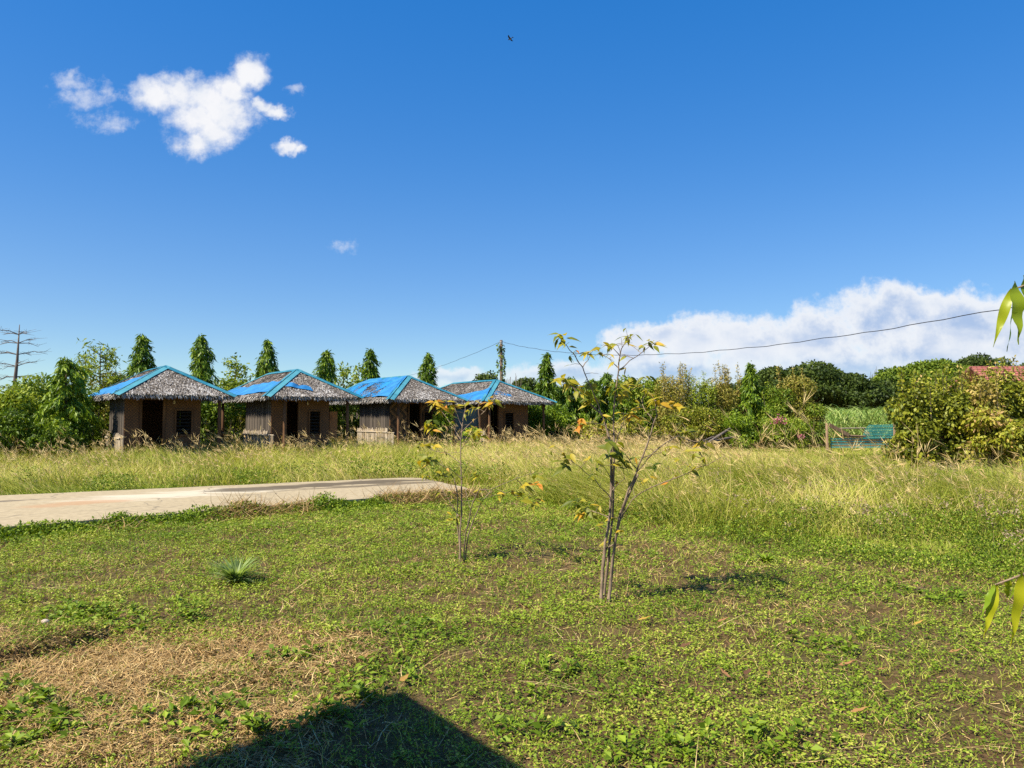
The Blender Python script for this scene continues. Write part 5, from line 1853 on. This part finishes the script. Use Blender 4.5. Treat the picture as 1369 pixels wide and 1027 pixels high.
st2 = [
    ([(614, 752), (615, 720), (617, 690), (617, 640), (616, 590), (618, 570), (622, 548), (624, 538)], 0.014, 0.003, -0.02, 0.05),
    ([(620, 752), (622, 715), (628, 690), (632, 672), (640, 655), (655, 655), (690, 640), (716, 632)], 0.010, 0.002, 0.03, -0.4),
    ([(617, 752), (613, 715), (611, 690), (612, 665), (607, 640)], 0.010, 0.005, 0.05, 0.1),
    ([(622, 750), (626, 715), (633, 695), (643, 672), (658, 656)], 0.011, 0.004, 0.04, -0.1),
    ([(616, 588), (606, 572), (595, 556), (584, 540)], 0.006, 0.002, 0.0, 0.2),
    ([(617, 578), (632, 563), (648, 550), (658, 538)], 0.007, 0.002, 0.0, -0.15),
    ([(618, 570), (612, 556), (608, 545)], 0.004, 0.002, 0.0, 0.0),
    ([(613, 690), (600, 668), (586, 650), (574, 636)], 0.006, 0.002, 0.05, 0.3),
    ([(617, 640), (604, 628), (590, 622), (575, 615)], 0.005, 0.002, 0.0, -0.2),
    ([(617, 620), (600, 607), (580, 603), (565, 596)], 0.005, 0.002, 0.0, 0.2),
    ([(617, 600), (628, 585), (638, 580)], 0.004, 0.002, 0.0, -0.2),
    ([(622, 715), (630, 690), (622, 655)], 0.005, 0.003, 0.0, 0.2),
    ([(690, 640), (700, 652), (716, 668)], 0.004, 0.002, -0.35, -0.3),
    ([(640, 668), (668, 660), (690, 657)], 0.004, 0.002, 0.0, 0.2)]
cl2 = [(582, 539, 7, 0.72, 0.2, 1.0), (592, 546, 5, 0.75, 0.2, 1.0), (602, 540, 3, 0.65, 0.1, 1.0), (624, 540, 2, 0.5, 0, 0.8), (657, 537, 6, 0.72, -0.15, 1.1), (634, 548, 1, 0.5, -0.1, 0.9),
       (574, 566, 6, 0.35, 0.2, 1.1), (580, 574, 4, 0.6, 0.2, 1.0), (563, 595, 4, 0.45, 0.2, 1.0), (577, 598, 4, 0.6, 0.2, 1.0), (573, 615, 6, 0.30, -0.2, 1.1), (566, 620, 4, 0.8, -0.2, 1.0),
       (574, 634, 3, 0.45, 0.3, 0.9), (595, 634, 5, 0.35, 0, 1.1), (637, 580, 6, 0.55, -0.2, 1.2), (636, 634, 4, 0.25, 0, 0.9), (690, 660, 5, 0.60, 0.2, 1.1), (702, 652, 4, 0.7, -0.3, 1.0), (716, 670, 4, 0.55, -0.3, 1.0),
       (718, 640, 2, 0.45, -0.4, 0.8), (668, 662, 3, 0.8, 0.1, 0.9), (720, 648, 2, 0.9, -0.4, 0.8), (608, 694, 3, 0.35, 0.1, 0.9)]
sapling('shorter sapling with orange tinged leaves left of the taller one', 8.2, st2, cl2, 5, (617, 753))

# ------------------------------------------------------------------ near tree at the right edge
NO = Vector((1.92, 1.72, 0))
nt = empty('mast_tree', tuple(NO))
tag(nt, 'nearest tree, its long wavy leaves hanging into the right edge of the picture', 'tree')
m = MB()
m.tube([(0, 0, -0.1), (0.02, 0, 1.2), (0, 0.03, 2.6), (0.02, 0, 3.9)], [0.055, 0.048, 0.036, 0.012], 9)
m.build('trunk', M['bark'], nt, smooth=True)
leafset = MB()
twig = MB()
rnd = random.Random(66)


def in_view(p):
    return p.x < 0.712 * p.y + 0.03


def near_branch(start, end, leaves):
    p0 = Vector(start)
    p1 = end - NO
    pm = p0.lerp(p1, 0.5) + Vector((0, 0, 0.05))
    twig.tube([p0, p0.lerp(pm, 0.5) + Vector((0, 0, 0.012)), pm, pm.lerp(p1, 0.5) + Vector((0, 0, 0.012)), p1], [0.010, 0.008, 0.006, 0.004, 0.002], 6)
    for (bp, tp, w, tint, nr) in leaves:
        b_, t_ = bp - NO, tp - NO
        lance(leafset, b_, t_ - b_, nr, (t_ - b_).length, w, 0.06, tint, 0.16, 14)


def hanging(start, end, n, a):
    lv = []
    for j in range(n):
        b_ = (Vector(start) + NO).lerp(end, rnd.uniform(0.25, 1.0))
        t_ = b_ + Vector((math.cos(a) * 0.05 + rnd.uniform(-0.06, 0.06), math.sin(a) * 0.05 + rnd.uniform(-0.06, 0.06), -rnd.uniform(0.12, 0.2)))
        if in_view(t_) or in_view(b_):
            continue
        lv.append((b_, t_, rnd.uniform(0.022, 0.034), rnd.uniform(0.1, 0.8), Vector((math.cos(a), math.sin(a), 0.3))))
    return lv


DU = 1.75
eU = at(1352, 388, DU)
near_branch((0, 0, 2.02), eU, [
    (at(1352, 386, DU), at(1328, 463, DU), 0.021, 0.80, Vector((-0.5, -1, 0.4))),
    (at(1354, 382, DU + 0.02), at(1353, 470, DU + 0.06), 0.014, 0.10, Vector((0.6, -0.4, 0.2))),
    (at(1356, 376, DU - 0.02), at(1366, 460, DU - 0.03), 0.030, 0.66, Vector((0.0, -1, 0.3))),
    (at(1368, 368, DU), at(1382, 450, DU), 0.028, 0.6, Vector((0.2, -1, 0.3))),
    (at(1378, 360, DU + 0.05), at(1402, 440, DU + 0.1), 0.028, 0.5, Vector((0.2, -1, 0.3)))] + hanging((0, 0, 2.02), eU, 16, 2.8))
DL = 1.68
eL = at(1330, 782, DL)
near_branch((0, 0, 1.36), eL, [
    (at(1330, 782, DL), at(1310, 826, DL), 0.013, 0.55, Vector((-0.9, -0.4, 0.1))),
    (at(1333, 780, DL), at(1316, 855, DL), 0.020, 0.97, Vector((-0.3, -1, 0.35))),
    (at(1347, 771, DL + 0.02), at(1347, 805, DL + 0.04), 0.016, 0.95, Vector((0, -1, 0.4))),
    (at(1358, 768, DL + 0.05), at(1346, 828, DL + 0.08), 0.012, 0.6, Vector((0.8, -0.5, 0.2))),
    (at(1366, 764, DL - 0.01), at(1354, 868, DL), 0.022, 0.97, Vector((-0.2, -1, 0.35))),
    (at(1380, 760, DL), at(1376, 850, DL), 0.026, 0.8, Vector((0, -1, 0.3)))] + hanging((0, 0, 1.36), eL, 16, 2.8))
for k in range(70):
    z = rnd.uniform(0.9, 3.8)
    a = k * 2.399
    ln = rnd.uniform(0.28, 0.6) * (1.15 - 0.2 * z / 3.8)
    e = NO + Vector((math.cos(a) * ln, math.sin(a) * ln, z - 0.3 * ln))
    if in_view(e):
        continue
    near_branch((0, 0, z), e, hanging((0, 0, z), e, 12, a))
leafset.build('leaves', M['glossy'], nt, smooth=True)
twig.build('branches', M['sapbark'], nt, smooth=True)


# ------------------------------------------------------------------ lily tufts, stone, fallen leaves
def tuft(label, px, py, w, h, n, mat, seed, tm):
    rnd = random.Random(seed)
    p = gp(px, py)
    root = Vector((p.x, p.y, 0))
    ml = MB()
    for k in range(n):
        a = rnd.uniform(0, 2 * PI)
        out = Vector((math.cos(a), math.sin(a), 0))
        lift = rnd.uniform(0.7, 3.4)
        L = w * rnd.uniform(0.6, 1.05)
        lance(ml, out * 0.02, out * 0.8 + Vector((0, 0, lift)), Vector((0, 0, 1)) - out * 0.4, L, 0.022 * rnd.uniform(0.8, 1.3), rnd.uniform(0.4, 0.8), min(1, max(0, rnd.gauss(tm, 0.22))), 0.0, 6)
    o = ml.build('grass_tuft', M[mat], smooth=True)
    o.location = (p.x, p.y, float(gz(p.x, p.y)))
    tag(o, label, 'plant')


tuft('grey green strap leaved tuft standing alone on the left lawn', 315, 783, 0.31, 0.3, 170, 'lily', 1, 0.55)
tuft('bluish green leafy tuft at the edge of the right weeds', 1024, 753, 0.15, 0.2, 90, 'mast', 2, 0.8)

sb = bmesh.new()
bmesh.ops.create_icosphere(sb, subdivisions=3, radius=0.024)
for v in sb.verts:
    k = 1 + 0.35 * (float(vnoise(v.co.x * 30, v.co.y * 30 + v.co.z * 20, 1.0)) - 0.5)
    v.co = Vector((v.co.x * 1.3 * k, v.co.y * 0.9 * k, v.co.z * 0.7 * k))
me = bpy.data.meshes.new('stone')
sb.to_mesh(me)
sb.free()
me.materials.append(M['stone'])
o = bpy.data.objects.new('stone', me)
p = gp(60, 850)
o.location = (p.x, p.y, float(gz(p.x, p.y)) + 0.045)
COL.objects.link(o)
tag(o, 'pale pinkish stone in the weeds at the left', 'stone')


def fallen(px, py, L, Wd, rz, tint, label):
    p = gp(px, py)
    ml = MB()
    d = Vector((math.cos(rz), math.sin(rz), 0.12))
    L *= 0.8
    Wd *= 0.7
    lance(ml, -d * (L / 2), d, Vector((0.15, -0.3, 1)), L, Wd, -0.25, tint, 0.14, 8)
    o = ml.build('fallen_leaf', M['deadleaf'], smooth=True)
    o.location = (p.x, p.y, float(gz(p.x, p.y)) + 0.045)
    tag(o, label, 'leaf', 'fallen leaves on the lawn')


for a in ((968, 916, 0.13, 0.035, 2.1, 0.5, 'orange brown curled leaf lying steeply, lowest right of the taller sapling'),
          (1000, 914, 0.10, 0.04, 0.6, 0.05, 'dark brown leaf right of the steep orange one'),
          (1028, 915, 0.06, 0.03, 1.2, 0.55, 'tiny orange leaf right of the dark brown one'),
          (862, 838, 0.15, 0.035, -0.2, 0.95, 'yellow leaf on the weeds near the taller sapling base'),
          (967, 839, 0.14, 0.03, 0.1, 0.5, 'long orange brown leaf in line with the yellow one'),
          (918, 873, 0.13, 0.04, 0.2, 0.1, 'dull brown leaf below the yellow one'),
          (1133, 899, 0.15, 0.035, -0.1, 0.55, 'long light brown leaf in the right lawn'),
          (1180, 905, 0.09, 0.035, -0.7, 0.55, 'short orange leaf right of the long light brown one'),
          (1150, 966, 0.13, 0.035, -0.1, 0.6, 'orange brown leaf lowest on the right lawn'),
          (1278, 879, 0.12, 0.035, -0.3, 0.55, 'brown leaf under the hanging near leaves'),
          (1228, 840, 0.13, 0.03, 0.2, 0.95, 'yellowish leaf farther off on the right lawn'),
          (262, 978, 0.09, 0.045, 0.4, 0.7, 'tan leaf on the dry patch left of the shadow'),
          (593, 716, 0.13, 0.06, 0.3, 0.45, 'brown leaf left of the shorter sapling'),
          (541, 920, 0.10, 0.05, 0.9, 0.75, 'tan leaf at the tip of the roof shadow')):
    fallen(*a)

# ------------------------------------------------------------------ bird in the sky
br = at(682, 52, 34)
bm = bmesh.new()
rings = []
prof = [(-0.16, 0.004), (-0.12, 0.022), (-0.05, 0.04), (0.02, 0.046), (0.08, 0.034), (0.11, 0.03), (0.135, 0.026), (0.155, 0.010), (0.18, 0.002)]
for (xx, r) in prof:
    rings.append([bm.verts.new((xx, r * math.cos(t), r * math.sin(t))) for t in [2 * PI * k / 10 for k in range(10)]])
for i in range(len(rings) - 1):
    for k in range(10):
        bm.faces.new((rings[i][k], rings[i][(k + 1) % 10], rings[i + 1][(k + 1) % 10], rings[i + 1][k]))
bm.faces.new(rings[0])
bm.faces.new(rings[-1][::-1])


def slabm(pts, th):
    top = [bm.verts.new((x, y, z + th)) for x, y, z in pts]
    bot = [bm.verts.new((x, y, z - th)) for x, y, z in pts]
    bm.faces.new(top)
    bm.faces.new(bot[::-1])
    n = len(pts)
    for i in range(n):
        bm.faces.new((top[i], bot[i], bot[(i + 1) % n], top[(i + 1) % n]))


for s in (-1, 1):
    slabm([(0.07, 0.03 * s, 0.02), (0.08, 0.12 * s, 0.07), (0.03, 0.24 * s, 0.05), (-0.06, 0.28 * s, 0.03), (-0.03, 0.14 * s, 0.055), (-0.05, 0.03 * s, 0.015)][::s], 0.004)
slabm([(-0.13, 0.012, 0), (-0.25, 0.05, 0), (-0.22, 0, 0), (-0.25, -0.05, 0), (-0.13, -0.012, 0)], 0.003)
me = bpy.data.meshes.new('bird')
bm.to_mesh(me)
bm.free()
me.materials.append(M['bird'])
bo = bpy.data.objects.new('bird', me)
bo.location = br
bo.rotation_euler = (0.35, 0.2, math.radians(150))
bo.scale = (0.72, 0.72, 0.72)
COL.objects.link(bo)
tag(bo, 'small dark bird gliding high in the blue sky', 'bird')
bb = MB()
bb.tube([(-0.06, 0, -0.03), (0.0, 0, -0.044), (0.06, 0, -0.03)], [0.010, 0.016, 0.010], 6)
bb.build('belly', M['birdwhite'], bo, smooth=True)

# ------------------------------------------------------------------ house beside the camera; its eave corner throws the shadow in front
HE = 3.3
k = HE / math.tan(SUN_EL)
tip = gp(540, 926)
cn = Vector((tip.x - SHX * k, tip.y - SHY * k, 0))
r1 = (gp(700, 1027) - tip)
r1.z = 0
r1.normalize()
l1 = (gp(292, 1016) - tip)
l1.z = 0
l1.normalize()
hr = empty('house', tuple(cn), 0)
tag(hr, 'house outside the left of the frame whose roof corner shades the near lawn', 'house')
rm = MB()
q = [Vector((0, 0, HE)), r1 * 6.5 + Vector((0, 0, HE)), (r1 * 6.5 + l1 * 7) + Vector((0, 0, HE)), l1 * 7 + Vector((0, 0, HE))]
apex = (q[0] + q[2]) / 2 + Vector((0, 0, 1.5))
top = [tuple(v) for v in q] + [tuple(apex)]
rm.add(top, [(0, 1, 4), (1, 2, 4), (2, 3, 4), (3, 0, 4)])
lowq = [tuple(v - Vector((0, 0, 0.12))) for v in q]
rm.add(lowq, [(3, 2, 1, 0)])
for i in range(4):
    j = (i + 1) % 4
    rm.add([tuple(q[i]), tuple(q[j]), lowq[j], lowq[i]], [(3, 2, 1, 0)])
rm.build('roof', M['metalgrey'], hr)
wm = MB()
w0 = r1 * 0.9 + l1 * 0.9
wq = [w0, w0 + r1 * 4.7, w0 + r1 * 4.7 + l1 * 5.2, w0 + l1 * 5.2]
vv = [tuple(v) for v in wq] + [tuple(v + Vector((0, 0, HE - 0.15))) for v in wq]
wm.add(vv, [(0, 1, 5, 4), (1, 2, 6, 5), (2, 3, 7, 6), (3, 0, 4, 7)])
wm.build('wall', M['plaster'], hr)
